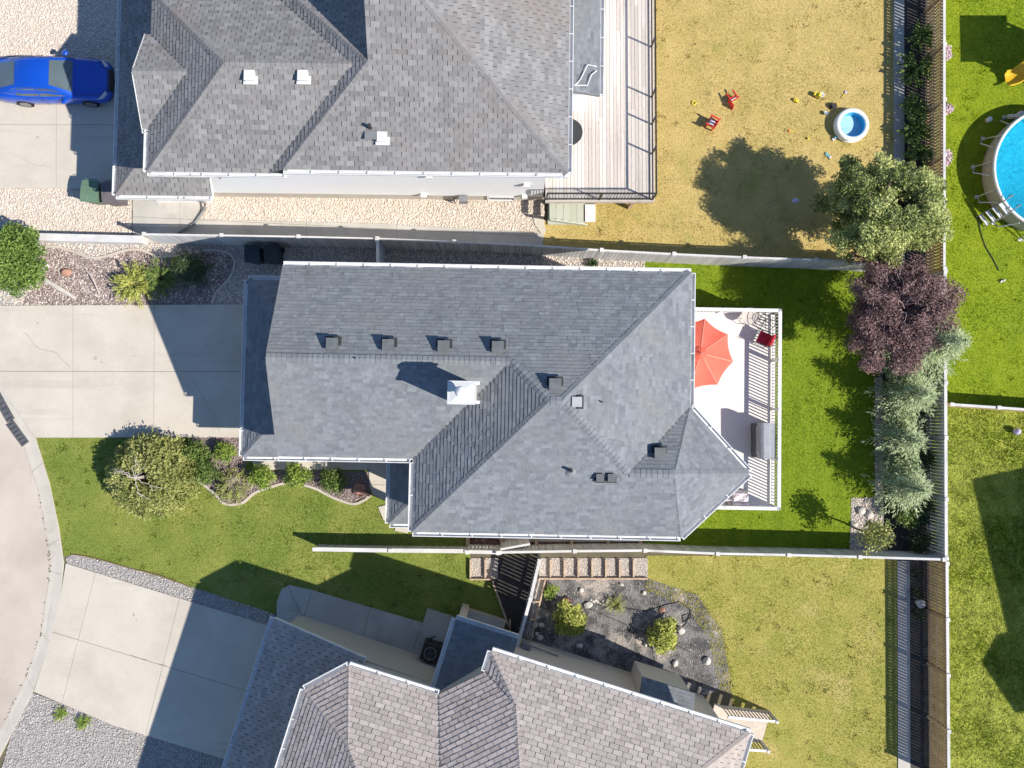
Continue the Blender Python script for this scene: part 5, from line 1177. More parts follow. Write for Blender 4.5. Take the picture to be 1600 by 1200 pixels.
p = P(1243, 158); toy('small yellow toy block on the dry lawn', [('body', MB().box(p + Vector((0, 0, .06)), (.2, .12, .1), -.6), 'toy_yellow'), ('peg', MB().tube([p + Vector((0, 0, .1)), p + Vector((0, 0, .15))], .03, 8), 'toy_yellow')], name='toy_block')
p = P(1275, 150); toy('yellow toy truck upright above the paddling pool', [('body', MB().box(p + Vector((0, 0, .12)), (.26, .17, .14), -.5), 'toy_yellow'), ('cab', MB().box(p + Vector((.08, -.05, .23)), (.1, .15, .1), -.5), 'toy_yellow'), ('wheel', MB().tube([p + Vector((-.1, -.05, .05)), p + Vector((-.02, .12, .05))], .05, 10), 'toy_dark'), ('wheel', MB().tube([p + Vector((.06, -.12, .05)), p + Vector((.14, .05, .05))], .05, 10), 'toy_dark')], name='toy_truck')
p = P(1283, 149); toy('pale toy bowl beside the yellow truck', [('bowl', MB().lathe(p, [(0, .01), (.06, .01), (.11, .09), (.10, .09), (.05, .03), (0, .03)], 16), 'toy_white')], name='toy_bowl')
p = P(1318, 148); toy('little toy shovel with lilac handle', [('shaft', MB().tube([p + Vector((-.1, -.13, .03)), p + Vector((.06, .06, .03))], .014, 5), 'toy_yellow'), ('blade', MB().box(p + Vector((.09, .09, .03)), (.1, .09, .03), .8), 'toy_lilac')], name='toy_shovel')
p = P(1301, 167); toy('black and yellow toy digger next to the paddling pool', [('body', MB().box(p + Vector((0, 0, .12)), (.2, .16, .16), .4), 'toy_dark'), ('arm', MB().beam(p + Vector((.05, 0, .15)), p + Vector((.2, .06, .2)), .06, .05), 'toy_yellow'), ('track', MB().box(p + Vector((-.02, 0, .04)), (.26, .2, .07), .4), 'toy_dark')], name='toy_digger')
p = P(1289, 178); toy('small white and blue toy pail left of the paddling pool', [('pail', MB().lathe(p, [(0, .01), (.05, .01), (.08, .13), (.07, .13), (.045, .03), (0, .03)], 14), 'toy_white'), ('rim', MB().lathe(p, [(.078, .12), (.09, .13), (.078, .14)], 14), 'toy_blue')], name='toy_pail')
p = P(1303, 217); toy('tiny white and blue toy boat touching the paddling pool', [('hull', MB().box(p + Vector((0, 0, .04)), (.2, .1, .07), .7), 'toy_white'), ('cabin', MB().box(p + Vector((.02, .02, .1)), (.09, .07, .06), .7), 'toy_blue')], name='toy_boat')
p = P(1293, 243); toy('teal toy plank lying near the tree shadow', [('plank', MB().box(p + Vector((0, 0, .03)), (.27, .09, .05), -.8), 'toy_blue'), ('grip', MB().box(p + Vector((.09, -.09, .045)), (.06, .1, .06), -.8), 'toy_white')], name='toy_plank')
p = P(1236, 205); toy('orange and yellow toy rake in the middle of the dry lawn', [('shaft', MB().tube([p + Vector((-.05, 0, .03)), p + Vector((.16, -.01, .03))], .014, 5), 'toy_yellow'), ('head', MB().box(p + Vector((-.09, .01, .03)), (.05, .12, .03)), 'toy_orange')], name='toy_rake')
p = P(1084, 161); toy('yellow toy ring left of the toy chairs', [('ring', MB().lathe(p, [(.08 + .025 * math.cos(q), .03 + .025 * math.sin(q)) for q in (0, 1.05, 2.1, 3.14, 4.2, 5.2)], 18, close=True), 'toy_yellow')], name='toy_ring')
p = P(1262, 217); toy('tiny yellow toy ball on the dry lawn', [('ball', MB().lathe(p, [(0.0, 0), (.035, .015), (.05, .05), (.035, .085), (0, .1)], 12), 'toy_yellow')], name='toy_ball')
p = P(1241, 315, .4); toy('pale lilac garden spinner in the tree shadow', [('stake', MB().tube([(p.x - .25, p.y - .3, 0), (p.x, p.y, .55)], .012, 5), 'grey_paint'), ('head', MB().rock((p.x, p.y, .5), .17, 3, 1, flat=.5), 'toy_lilac')], 'ornament', 'garden_spinner')
p = P(1589, 674, .2); toy('lilac ball ornament on the weedy lawn', [('ball', MB().lathe((p.x, p.y, .06), [(0, 0), (.1, .03), (.15, .15), (.1, .27), (0, .3)], 18), 'toy_lilac'), ('stand', MB().lathe((p.x, p.y, 0), [(.1, 0), (.06, .07)], 12), 'grey_paint')], 'ornament', 'garden_ball')

# ---------------------------------------------------------------- above-ground pool and play tower
PH = .88; rim_l = P(1553, 265, PH); pr_ = 2.52; pcx, pcy = rim_l.x + pr_, P(1600, 264, PH).y
pl = thing('swimming_pool', 'large round above-ground pool with pale rim at the right edge', 'pool', (pcx, pcy, 0))
part('wall', MB().lathe((pcx, pcy, 0), [(pr_ - .02, 0), (pr_ + .05, .4), (pr_, PH)], 64), M['pool_wall'], pl)
part('rim', MB().lathe((pcx, pcy, PH), [(pr_ - .06, -.05), (pr_ - .07, .02), (pr_, .055), (pr_ + .06, .02), (pr_ + .04, -.05)], 64), M['white_trim'], pl)
part('liner', MB().lathe((pcx, pcy, 0), [(pr_ - .03, PH - .01), (pr_ - .05, .5), (pr_ - .06, .05), (0, .04)], 64), M['pool_liner'], pl)
part('water', MB().lathe((pcx, pcy, .70), [(pr_ - .045, 0), (0, .0)], 64), M['water'], pl)
for k in range(14):
    a = math.pi * .5 + k * 2 * math.pi / 14 + .1; ca, sa = math.cos(a), math.sin(a)
    T = lambda r, z, o=0: (pcx + ca * r - sa * o, pcy + sa * r + ca * o, z)
    part('support_leg', MB().tube([T(pr_ + .06, PH - .07), T(pr_ + .34, .03), T(pr_ + .34, .03, .25), T(pr_ + .05, PH - .12, .55)], .025, 6).box(T(pr_ + .36, .012), (.14, .14, .02)), M['pool_frame'], pl)
q0 = P(1575, 320, .8); q1 = P(1551, 337, .1); dd = (Vector((pcx, pcy, 0)) - Vector((q0.x, q0.y, 0))).normalized(); sd_ = Vector((-dd.y, dd.x, 0)); base_ = Vector((q0.x, q0.y, 0)) - dd * .12
ld = thing('pool_ladder', 'grey pool ladder with white treads leaning on the big pool', 'ladder', base_)
for s in (-1, 1): part('side_rail', MB().tube([base_ + sd_ * s * .25 - dd * .75, base_ + sd_ * s * .25 + Vector((0, 0, 1.05)), base_ + sd_ * s * .25 + dd * .3 + Vector((0, 0, 1.15)), base_ + sd_ * s * .25 + dd * .5 + Vector((0, 0, .6))], .022, 6), M['grey_paint'], ld)
for k in range(4):
    f = .15 + k * .22; part('tread', MB().beam(base_ - sd_ * .25 - dd * .75 * (1 - f) + Vector((0, 0, 1.05 * f)), base_ + sd_ * .25 - dd * .75 * (1 - f) + Vector((0, 0, 1.05 * f)), .14, .04), M['white_trim'], ld)
p = P(1583, 182, .2); toy('grey pool pump with hose beside the big pool', [('motor', MB().tube([p + Vector((-.2, 0, -.02)), p + Vector((.15, 0, -.02))], .10, 14), 'pool_frame'), ('filter', MB().lathe((p.x + .25, p.y + .05, 0), [(.0, .02), (.13, .02), (.13, .38), (.10, .42), (0, .43)], 16), 'pool_frame'), ('hose', MB().tube([p + Vector((.2, 0, .1)), p + Vector((.3, -.3, .2)), p + Vector((.35, -.5, .5))], .03, 6), 'pool_frame')], 'pump', 'pool_pump')
p = P(1542, 189); toy('white chlorine tub standing on the grass by the pool', [('tub', MB().lathe(p, [(0, .01), (.09, .01), (.1, .2), (0, .2)], 16), 'toy_white'), ('lid', MB().lathe(p, [(.105, .19), (.105, .23), (0, .235)], 16), 'toy_white')], 'tub', 'chlorine_tub')
# play tower
ptw = P(1655, 112); ty = thing('play_tower', 'wooden play tower with yellow slide at the upper right edge', 'play tower', (ptw.x, ptw.y, 0))
for sx in (-1, 1):
    for sy in (-1, 1): part('post', MB().box((ptw.x + sx * .75, ptw.y + sy * .75, 1.45), (.11, .11, 2.9)), M['timber'], ty)
part('platform', MB().box((ptw.x, ptw.y, 1.45), (1.6, 1.6, .1)), M['timber'], ty)
rz_ = 2.9; c8 = [Vector((ptw.x + sx, ptw.y + sy, rz_)) for sx, sy in ((-1, -1), (1, -1), (1, 1), (-1, 1))]; ap = Vector((ptw.x, ptw.y, rz_ + .8))
part('canopy', MB().add(c8 + [ap], [(0, 1, 4), (1, 2, 4), (2, 3, 4), (3, 0, 4), (3, 2, 1, 0)]), M['yellow'], ty)
for sy in (-1, 1): part('side_panel', MB().box((ptw.x, ptw.y + sy * .75, 1.9), (1.4, .04, .8)), M['timber'], ty)
sl = MB(); path = [(ptw.x - .75, ptw.y + .35, 1.5), (ptw.x - 1.2, ptw.y + .42, 1.35), (ptw.x - 1.55, ptw.y + .2, .95), (ptw.x - 1.75, ptw.y + -.1, .55), (ptw.x - 2.05, ptw.y - .35, .3), (ptw.x - 2.4, ptw.y - .45, .22)]
path = [Vector(q) for q in path]; dense = []
for i in range(len(path) - 1):
    q0_, q1_, q2_, q3_ = path[max(i - 1, 0)], path[i], path[i + 1], path[min(i + 2, len(path) - 1)]
    for k in range(4):
        t = k / 4; dense.append(.5 * ((2 * q1_) + (q2_ - q0_) * t + (2 * q0_ - 5 * q1_ + 4 * q2_ - q3_) * t * t + (3 * q1_ - q0_ - 3 * q2_ + q3_) * t ** 3))
dense.append(path[-1]); vs = []; 
for i, q in enumerate(dense):
    d = (dense[min(i + 1, len(dense) - 1)] - dense[max(i - 1, 0)]); s = Vector((-d.y, d.x, 0)).normalized()
    for o, z in ((-.34, .16), (-.33, .22), (-.28, .20), (-.25, .04), (-.12, 0), (.12, 0), (.25, .04), (.28, .20), (.33, .22), (.34, .16)): vs.append(q + s * o + Vector((0, 0, z)))
sl.add(vs, [(i * 10 + j, i * 10 + j + 1, (i + 1) * 10 + j + 1, (i + 1) * 10 + j) for i in range(len(dense) - 1) for j in range(9)], .5, True); part('slide', sl, M['yellow'], ty)

# garden hose
hs_ = [P(x, y, .03) for x, y in ((1528, 338), (1530, 352), (1533, 365), (1540, 385), (1552, 405), (1561, 423))]
solo('garden_hose', MB().tube(hs_, .018, 6), M['bin_dark'], 'thin dark garden hose curving across the lime lawn', 'hose')
p = P(1568, 439, .1); toy('small grey sprinkler at the end of the hose', [('base', MB().box(p + Vector((0, 0, -.07)), (.2, .06, .05), .5), 'pool_frame'), ('arm', MB().tube([p + Vector((-.1, 0, 0)), p + Vector((.1, .05, 0))], .02, 6), 'pool_frame'), ('spike', MB().tube([p + Vector((0, 0, -.1)), p + Vector((0, 0, .03))], .02, 6), 'pool_frame')], 'sprinkler', 'sprinkler')
p = P(1440, 944, .35); toy('round grey stone table in the shaded strip by the brown fence', [('top', MB().lathe((p.x, p.y, .3), [(0, 0), (.17, 0), (.175, .03), (.16, .05), (0, .05)], 24), 'stone_pale'), ('foot', MB().lathe((p.x, p.y, 0), [(.1, 0), (.06, .15), (.09, .3)], 14), 'stone_pale')], 'bird bath', 'bird_bath')

# ---------------------------------------------------------------- rocks
for n, (x, y, r, lb, mt) in enumerate(((105, 426, .26, 'reddish rock in the mulch bed above the driveway', 'stone_red'), (72, 417, .28, 'pale boulder half under the leafy shrub at the left edge', 'stone_pale'),
        (562, 764, .36, 'red brown boulder at the end of the front shrub bed', 'stone_red'), (1345, 798, .24, 'upper pale boulder on the gravel patch', 'stone_pale'), (1357, 803, .30, 'large round pale boulder on the gravel patch', 'stone_pale'), (1334, 818, .2, 'small pale boulder at the left rim of the gravel patch', 'stone_pale'), (1394, 837, .2, 'pale boulder right of the small olive tree', 'stone_pale'),
        (884, 941, .30, 'brown red boulder touching the left golden shrub', 'stone_red'), (919, 945, .24, 'pale boulder between the golden shrubs', 'stone_pale'), (908, 922, .15, 'small pale stone above the garden plot middle', 'stone_pale'), (1006, 926, .14, 'small white stone near the top of the garden plot', 'stone_pale'), (1034, 953, .18, 'tan stone right of the garden plot centre', 'stone_red'), (971, 913, .12, 'tiny pale stone below the timber steps', 'stone_pale'),
        (1055, 1036, .19, 'pale stone near the shaded wall of the angled house', 'stone_pale'), (1103, 1032, .26, 'pale boulder at the right end of the garden plot', 'stone_pale'), (1008, 1007, .14, 'pink stone left of the right golden shrub', 'stone_pale'), (905, 1008, .19, 'pale stone in the wall shadow under the left golden shrub', 'stone_pale'), (855, 962, .1, 'small stone left of the left golden shrub', 'stone_pale'), (1063, 984, .26, 'long pale stone right of the right golden shrub', 'stone_pale'))):
    p = P(x, y); solo('boulder', MB().rock(p, r * .72, 40 + n, 3), M[mt], lb, 'rock', 'garden boulders')
for n, (x, y) in enumerate(((842, 952), (840, 964), (846, 976), (838, 990), (844, 996), (836, 976), (831, 993))):
    solo('edge_stone', MB().rock(P(x, y), .1 + .02 * (n % 3), 80 + n, 2), M['stone_pale'], 'small pale stone in the row beside the slanting timber border', 'rock', 'edge stones')
for n in range(14):
    p = P(925 + rng.uniform(-8, 28), 938 + rng.uniform(-7, 14)); solo('rubble_stone', MB().rock(p, rng.uniform(.04, .09), 120 + n, 2), M['stone_pale'], 'small pale rubble stone on the garden plot between the golden shrubs', 'rock', 'rubble stones')
solo('driftwood_log', MB().tube([P(70, 437, .07), P(92, 450, .1), P(118, 466, .07)], [.09, .11, .07], 10), M['stone_pale'], 'pale weathered log lying in the mulch bed', 'log')
solo('curved_branch', MB().tube([P(134, 422, .1), P(142, 430, .16), P(148, 442, .14), P(156, 462, .05)], [.03, .05, .04, .02], 8), M['bark_pale'], 'curved pale branch lying in the mulch bed', 'branch')
# black hose loop on the garden plot
hp = [P(x, y, .03) for x, y in ((975, 950), (1010, 955), (1040, 945), (1062, 940), (1078, 952), (1080, 965), (1068, 972), (1066, 962), (1078, 958), (1072, 975), (1060, 985))]
solo('drip_hose', MB().tube(hp, .016, 5), M['black_metal'], 'black drip hose looping over the garden plot', 'hose')
solo('drip_hose', MB().tube([P(x, y, .03) for x, y in ((895, 942), (930, 955), (960, 968), (1000, 985), (1040, 1000), (1085, 1022))], .012, 5), M['black_metal'], 'black drip line crossing the garden plot diagonally', 'hose')

# ---------------------------------------------------------------- plants
def quads(C, Dv, Nv, ln, wd):
    """leaf rhombs: centre C, long axis Dv, normal Nv"""
    S = np.cross(Nv, Dv); S /= np.linalg.norm(S, axis=1)[:, None] + 1e-9
    n = len(C); V = np.empty((n, 4, 3))
    V[:, 0] = C - Dv * (ln / 2)[:, None]; V[:, 2] = C + Dv * (ln / 2)[:, None]
    V[:, 1] = C + S * (wd / 2)[:, None] - Dv * (ln * .08)[:, None] + Nv * (wd * .15)[:, None]; V[:, 3] = C - S * (wd / 2)[:, None] - Dv * (ln * .08)[:, None] + Nv * (wd * .15)[:, None]
    return V.reshape(-1, 3), np.arange(n * 4).reshape(-1, 4)
def unitv(n): 
    v = npr.normal(0, 1, (n, 3)); return v / np.linalg.norm(v, axis=1)[:, None]
def leaf_cloud(blobs, per, size, aspect=.6, up=.5, shell=.45):
    Cs = []; Ts = []
    for c, r, t in blobs:
        k = max(4, int(per * (sum(r) / 3) ** 2)); d = unitv(k); rad = npr.uniform(0, 1, k) ** shell
        Cs.append(np.array(c)[None] + d * rad[:, None] * np.array(r)[None]); Ts.append(np.clip(npr.normal(t, .2, k), 0, 1))
    C = np.concatenate(Cs); T = np.concatenate(Ts); n = len(C)
    N_ = unitv(n) + np.array([0, 0, up * 2.0]); N_ /= np.linalg.norm(N_, axis=1)[:, None]
    D_ = np.cross(N_, unitv(n)); D_ /= np.linalg.norm(D_, axis=1)[:, None] + 1e-9
    s = size * npr.uniform(.6, 1.4, n); V, F = quads(C, D_, N_, s, s * aspect)
    k = V[:, 2] > .01; V[:, 2] = np.where(k, V[:, 2], .01 + npr.uniform(0, .02, len(V)))
    return V, F, T
def mesh_part(name, V, F, T, mt, parent, kind=None):
    o = link(bpy.data.objects.new(name, npmesh(name, V, F, T, M[mt])), parent); return tag(o, kind=kind)
def limb_curve(a, b, r0, r1, mb, wob=.08, n=5):
    a, b = Vector(a), Vector(b); L = (b - a).length; pts = []; rs = []
    for i in range(n + 1):
        f = i / n; q = a.lerp(b, f) + Vector((rng.uniform(-1, 1), rng.uniform(-1, 1), rng.uniform(-.5, .5))) * L * wob * math.sin(math.pi * f); q.z += L * .10 * math.sin(math.pi * f); pts.append(q); rs.append(r0 + (r1 - r0) * f)
    mb.tube(pts, rs, 6); return pts
def broad_tree(name, label, base, h, rx, ry, hc, rz, nblob, per, size, leaf, bark='bark', group=None, tr=.12, aspect=.6, up=.5, br=(.28, .46), hollow=.35, cat='tree', twigs=0, off=(0, 0), tr_=(.2, .8)):
    t = thing(name, label, cat, base, group); b = Vector(base); blobs = []; tm = MB()
    fork = b + Vector((off[0] * .3, off[1] * .3, hc - rz * .75)); tm.tube([b - Vector((0, 0, .1)), b.lerp(fork, .5) + Vector((.04, .02, 0)), fork], [tr * 1.15, tr, tr * .85], 9)
    for i in range(nblob):
        a = i * 2.39996 + rng.uniform(-.35, .35); q = math.sqrt((i + .5) / nblob) if i > 2 else .25; el = rng.uniform(-.55, .95)
        rad = max(hollow, q) * rng.uniform(.62, 1.0) * (1 + .16 * math.sin(a * 3 + 1.3) + .1 * math.sin(a * 7)); zf = el * math.sqrt(max(0, 1.05 - rad * rad))
        c = (b.x + off[0] + rx * rad * math.cos(a) * .82, b.y + off[1] + ry * rad * math.sin(a) * .82, hc + rz * zf * .8)
        r = rng.uniform(*br) * (rx + ry) / 2; blobs.append((c, (r, r, r * .72), rng.uniform(*tr_)))
        if i % 2 == 0 or twigs:
            pts = limb_curve(fork, c, tr * .5, .012, tm)
            for _ in range(twigs):
                e = Vector(c) + Vector((rng.gauss(0, 1), rng.gauss(0, 1), rng.uniform(-.2, .8))).normalized() * r * rng.uniform(.7, 1.15); limb_curve(pts[rng.choice((2, 3, 4))], e, .016, .005, tm, .12, 4)
    part('trunk', tm, M[bark], t); V, F, T = leaf_cloud(blobs, per, size, aspect, up); mesh_part('crown', V, F, T, leaf, t); return t
def spruce(label, base, h, r, leaf='leaf_spruce', group=None, lo=.12, dens=1.0, lean=(0, 0)):
    t = thing('spruce_tree', label, 'tree', base, group); b = Vector(base); tm = MB().tube([b - Vector((0, 0, .1)), b + Vector((lean[0] * .5, lean[1] * .5, h * .5)), b + Vector((lean[0], lean[1], h))], [.075 * r + .04, .05, .008], 8)
    C = []; Dd = []; T = []; Ln = []
    z = lo * h
    while z < h * .985:
        f = (z - lo * h) / (h * (1 - lo)); R = r * (1 - f) ** .85 * rng.uniform(.85, 1.1) + .05; nb = int(6 + 9 * (1 - f)); a0 = rng.uniform(0, 6.28)
        for k in range(nb):
            a = a0 + 2 * math.pi * k / nb + rng.uniform(-.2, .2); Rk = R * rng.uniform(.5, 1.25); dz = .18 - .30 * (1 - f)
            dirv = np.array([math.cos(a), math.sin(a), dz]); dirv /= np.linalg.norm(dirv); st0 = np.array([b.x + lean[0] * z / h, b.y + lean[1] * z / h, z])
            if k % 3 == 0 and Rk > .3: tm.tube([Vector(st0), Vector(st0 + dirv * Rk * .8)], [.014, .005], 4)
            ns = max(3, int(Rk / .038 * dens)); side = np.array([-math.sin(a), math.cos(a), 0]); tt = rng.uniform(.3, .75)
            for q in range(ns):
                g = (q + rng.random()) / ns; sp = (1 - g) * .42 * Rk + .04; s = rng.uniform(-1, 1)
                C.append(st0 + dirv * Rk * (.12 + .9 * g) + side * s * sp + np.array([0, 0, -abs(s) * .05 + rng.uniform(-.03, .03)])); d = dirv + side * s * 1.1 + np.array([0, 0, rng.uniform(-.15, .25)]); Dd.append(d / np.linalg.norm(d)); T.append(min(1, max(0, tt * .6 + .4 * g + rng.gauss(0, .12)))); Ln.append(rng.uniform(.10, .19))
        z += max(.07, .13 * (1 - f * .4))
    C = np.array(C); Dd = np.array(Dd); n = len(C); N_ = unitv(n) * .7 + np.array([0, 0, 1.2]); N_ /= np.linalg.norm(N_, axis=1)[:, None]; Ln = np.array(Ln)
    V, F = quads(C, Dd, N_, Ln, Ln * .22); V[:, 2] = np.maximum(V[:, 2], .015)
    part('trunk', tm, M['bark'], t); mesh_part('crown', V, F, np.array(T), leaf, t); return t
def shrub(name, label, px, py, h, r, leaf, per=1500, size=.07, n=9, group=None, cat='shrub', ry=None, aspect=.55, up=.4, at=.5):
    p = P(px, py, h * at); b = Vector((p.x, p.y, 0)); ry = ry or r; t = thing(name, label, cat, b, group); blobs = []; tm = MB()
    for i in range(n):
        a = i * 2.4 + rng.uniform(-.3, .3); q = math.sqrt((i + .3) / n); c = (b.x + r * .72 * q * math.cos(a), b.y + ry * .72 * q * math.sin(a), h * (.42 + .36 * (1 - q * q)) * rng.uniform(.85, 1.12)); rr = r * rng.uniform(.22, .48) * (1 if n < 20 else .75)
        blobs.append((c, (rr, rr * rng.uniform(.8, 1.2), min(rr, h * .38)), rng.uniform(.12, .85))); limb_curve(b + Vector((rng.uniform(-.04, .04), rng.uniform(-.04, .04), -.03)), c, .02, .006, tm, .06, 3)
    part('stems', tm, M['bark'], t); V, F, T = leaf_cloud(blobs, per, size, aspect, up); mesh_part('foliage', V, F, T, leaf, t); return t
def arching_shrub(name, label, px, py, h, r, leaf, n=70, group=None, cat='shrub', ln=.13, wd=.35, bias=(0, 0), at=.4, per=18):
    """fronds arching outwards from the centre (junipers, grasses, peonies)"""
    p = P(px, py, h * at); b = Vector((p.x, p.y, 0)); t = thing(name, label, cat, b, group); C = []; Dd = []; T = []; tm = MB()
    for i in range(n):
        a = rng.uniform(0, 6.283); R = r * rng.uniform(.35, 1.05); hz = h * rng.uniform(.55, 1.05) * (1.15 - .5 * R / r); tt = rng.uniform(.25, .8); pts = []
        for q in range(7):
            g = q / 6; pts.append(Vector((b.x + R * g * math.cos(a) + bias[0] * g, b.y + R * g * math.sin(a) + bias[1] * g, hz * math.sin(min(1, g * 1.25) * math.pi * .58) + .02)))
        if i % 3 == 0: tm.tube(pts[:5], [.012, .011, .009, .007, .005], 4, caps=False)
        for q in range(per):
            g = .22 + .78 * rng.random(); k = min(5, int(g * 6)); f = g * 6 - k; c = pts[k].lerp(pts[k + 1], f); d = (pts[k + 1] - pts[k]).normalized() + Vector((rng.gauss(0, .45), rng.gauss(0, .45), rng.gauss(.1, .25)))
            C.append(c + Vector((rng.gauss(0, .025), rng.gauss(0, .025), rng.gauss(0, .02)))); Dd.append(d.normalized()); T.append(min(1, max(0, tt + rng.gauss(0, .15))))
    C = np.array(C); Dd = np.array(Dd); k = len(C); N_ = unitv(k) * .6 + np.array([0, 0, 1.]); N_ /= np.linalg.norm(N_, axis=1)[:, None]; s = ln * npr.uniform(.6, 1.4, k)
    V, F = quads(C, Dd, N_, s, s * wd); V[:, 2] = np.maximum(V[:, 2], .012)
    part('stems', tm, M['bark'], t); mesh_part('foliage', V, F, np.array(T), leaf, t); return t

def base_of(px, py, h): q = P(px, py, h); return (q.x, q.y, 0)
broad_tree('leafy_tree', 'large green leafy tree at the corner of the dry yard', base_of(1380, 334, 3.0), 5.6, 2.95, 2.6, 3.0, 2.35, 320, 2700, .085, 'leaf_green', up=.6, br=(.07, .17), twigs=1, tr_=(.05, .95), aspect=.62, off=(.0, .05))
broad_tree('purple_tree', 'purple leaved tree with pale bare branches behind the white deck', base_of(1396, 490, 2.9), 4.6, 2.6, 2.85, 3.0, 1.6, 290, 2700, .075, 'leaf_purple', 'bark_purple', tr=.10, up=.5, br=(.07, .17), twigs=2, aspect=.5)
pt_ = [o for o in bpy.data.objects if o.name.startswith('purple_tree')][0]; pb = WM[pt_.name].translation; tm = MB()
for k in range(24):
    a = k * 2.4 + rng.uniform(-.5, .5); R = rng.uniform(.5, 1.9); z1 = 4.35 - R * .4; q0 = Vector((pb.x + rng.uniform(-.1, .1), pb.y + rng.uniform(-.1, .1), 3.0 + rng.random() * .9)); q1 = Vector((pb.x + R * math.cos(a), pb.y + R * math.sin(a), z1)); pts = limb_curve(q0, q1, rng.uniform(.012, .028), .005, tm, .12, 6)
    for j in (3, 4, 5):
        limb_curve(pts[j], pts[j] + Vector((math.cos(a + rng.uniform(-1, 1)), math.sin(a + rng.uniform(-1, 1)), .15)) * rng.uniform(.25, .6), .012, .004, tm, .1, 3)
part('upper_branches', tm, M['bark_purple'], pt_)
BS = 'blue spruces along the back fence'
spruce('tallest blue green spruce, poking past the fence beside the purple tree', (*P(1412, 548).xy, 0), 4.7, 1.7, group=BS)
spruce('blue green spruce just below the purple tree', (*P(1396, 618).xy, 0), 3.1, 1.45, group=BS, lo=.2)
spruce('blue green spruce in the middle of the row at the back fence', (*P(1393, 686).xy, 0), 2.5, 1.15, group=BS, lo=.22)
spruce('lowest blue green spruce in the row, above the rocky corner', (*P(1396, 758).xy, 0), 2.75, 1.3, group=BS, lo=.18)
broad_tree('small_tree', 'small olive leaved tree in the lower right lawn corner', base_of(1366, 836, 1.6), 2.4, .85, .85, 1.6, .7, 20, 900, .10, 'leaf_olive', tr=.04, up=.35)
for x, y, h_, r_, lf_, lb in ((1410, 590, 1.7, .95, 'leaf_spruce', 'pale green bush wedged between the two upper spruces'), (1404, 655, 1.5, .9, 'leaf_spruce', 'pale green bush wedged between the second and third spruce'), (1410, 722, 1.45, .95, 'leaf_spruce', 'pale green bush wedged between the two lower spruces'), (1418, 800, 1.0, .7, 'leaf_mid', 'leafy bush right of the rocky corner')):
    shrub('filler_bush', lb, x, y, h_, r_, lf_, 1900, .10, 16, 'bushes between the spruces')
for n, (x, y, r, lb) in enumerate(((1436, 640, .55, 'dark shrub against the grey fence behind the second spruce'), (1440, 715, .6, 'dark shrub against the grey fence between the spruces'), (1437, 800, .65, 'dark glossy shrub below the lowest spruce'), (1436, 845, .6, 'dark shrub in the fence corner'))):
    shrub('dark_shrub', lb, x, y, 1.1, r, 'leaf_dark', 1500, .09, 12, 'dark shrubs by the back fence')
for n, (x, y, r, lb) in enumerate(((1428, 108, .85, 'uppermost leafy peony bush along the slatted fence'), (1426, 168, .6, 'second leafy bush along the slatted fence'), (1428, 206, .8, 'third and fullest leafy bush along the slatted fence'), (1432, 242, .65, 'fourth leafy bush, next to the big green tree'), (1436, 60, .7, 'leafy bush at the very top along the slatted fence'))):
    arching_shrub('peony_bush', lb, x, y, .75, r, 'leaf_mid', 60, 'bushes along the slatted fence', ln=.17, wd=.34)
# left front bed
shrub('leafy_shrub', 'big bright green leafy shrub at the left edge', 18, 402, 2.1, 1.4, 'leaf_maple', 2300, .10, 44, ry=1.75, at=.6, aspect=.7)
arching_shrub('golden_juniper', 'bright yellow green juniper above the driveway', 213, 446, .75, 1.0, 'leaf_gold', 150, ln=.15, wd=.22)
arching_shrub('green_juniper', 'dark green spreading juniper between the golden juniper and the pine', 252, 436, .7, .95, 'leaf_mid', 120, ln=.13, wd=.22)
spruce('dark dwarf pine inside the mulch bed curve', (*P(306, 424).xy, 0), 1.7, .95, 'leaf_dark', lo=.06)
arching_shrub('pale_flower', 'small pale yellow flowering plant left of the dwarf pine', 278, 412, .45, .3, 'leaf_gold', 30, ln=.1, wd=.5)
# front bed shrubs
wt = arching_shrub('weeping_tree', 'wide weeping tree with pale bare top branches on the front lawn', 228, 744, 1.6, 1.8, 'leaf_olive', 240, cat='tree', ln=.12, wd=.5, bias=(.18, 0), at=.55, per=42)
wb = WM[wt.name].translation; tm = MB().tube([(wb.x, wb.y, 0), (wb.x + .03, wb.y, 1.0), (wb.x, wb.y, 1.8)], [.09, .08, .06], 9)
for k in range(7):
    a = k * 2.4 + rng.uniform(-.9, .9); R = rng.uniform(.3, 1.1); q0 = Vector((wb.x, wb.y, 1.75)); q1 = Vector((wb.x + R * math.cos(a), wb.y + R * math.sin(a), 1.95 - R * .25)); pts = limb_curve(q0, q1, rng.uniform(.014, .034), .006, tm, .16, 6)
    limb_curve(pts[4], q1 + Vector((.3 * math.cos(a + .8), .3 * math.sin(a + .8), -.25)), .012, .004, tm, .1, 3)
part('trunk', tm, M['bark_pale'], wt)
wbl = []
for k in range(120):
    a = k * 2.39996; q = math.sqrt((k + 6) / 126); wbl.append(((wb.x + .15 + 1.85 * q * math.cos(a), wb.y + 1.65 * q * math.sin(a), 1.65 * math.sqrt(max(.02, 1.02 - q * q)) * rng.uniform(.8, 1.02)), (.26, .26, .16), rng.uniform(.05, .95)))
V, F, T = leaf_cloud(wbl, 2000, .095, .55, .6); mesh_part('foliage', V, F, T, 'leaf_olive', wt)
FS = 'round shrubs in the front bed'
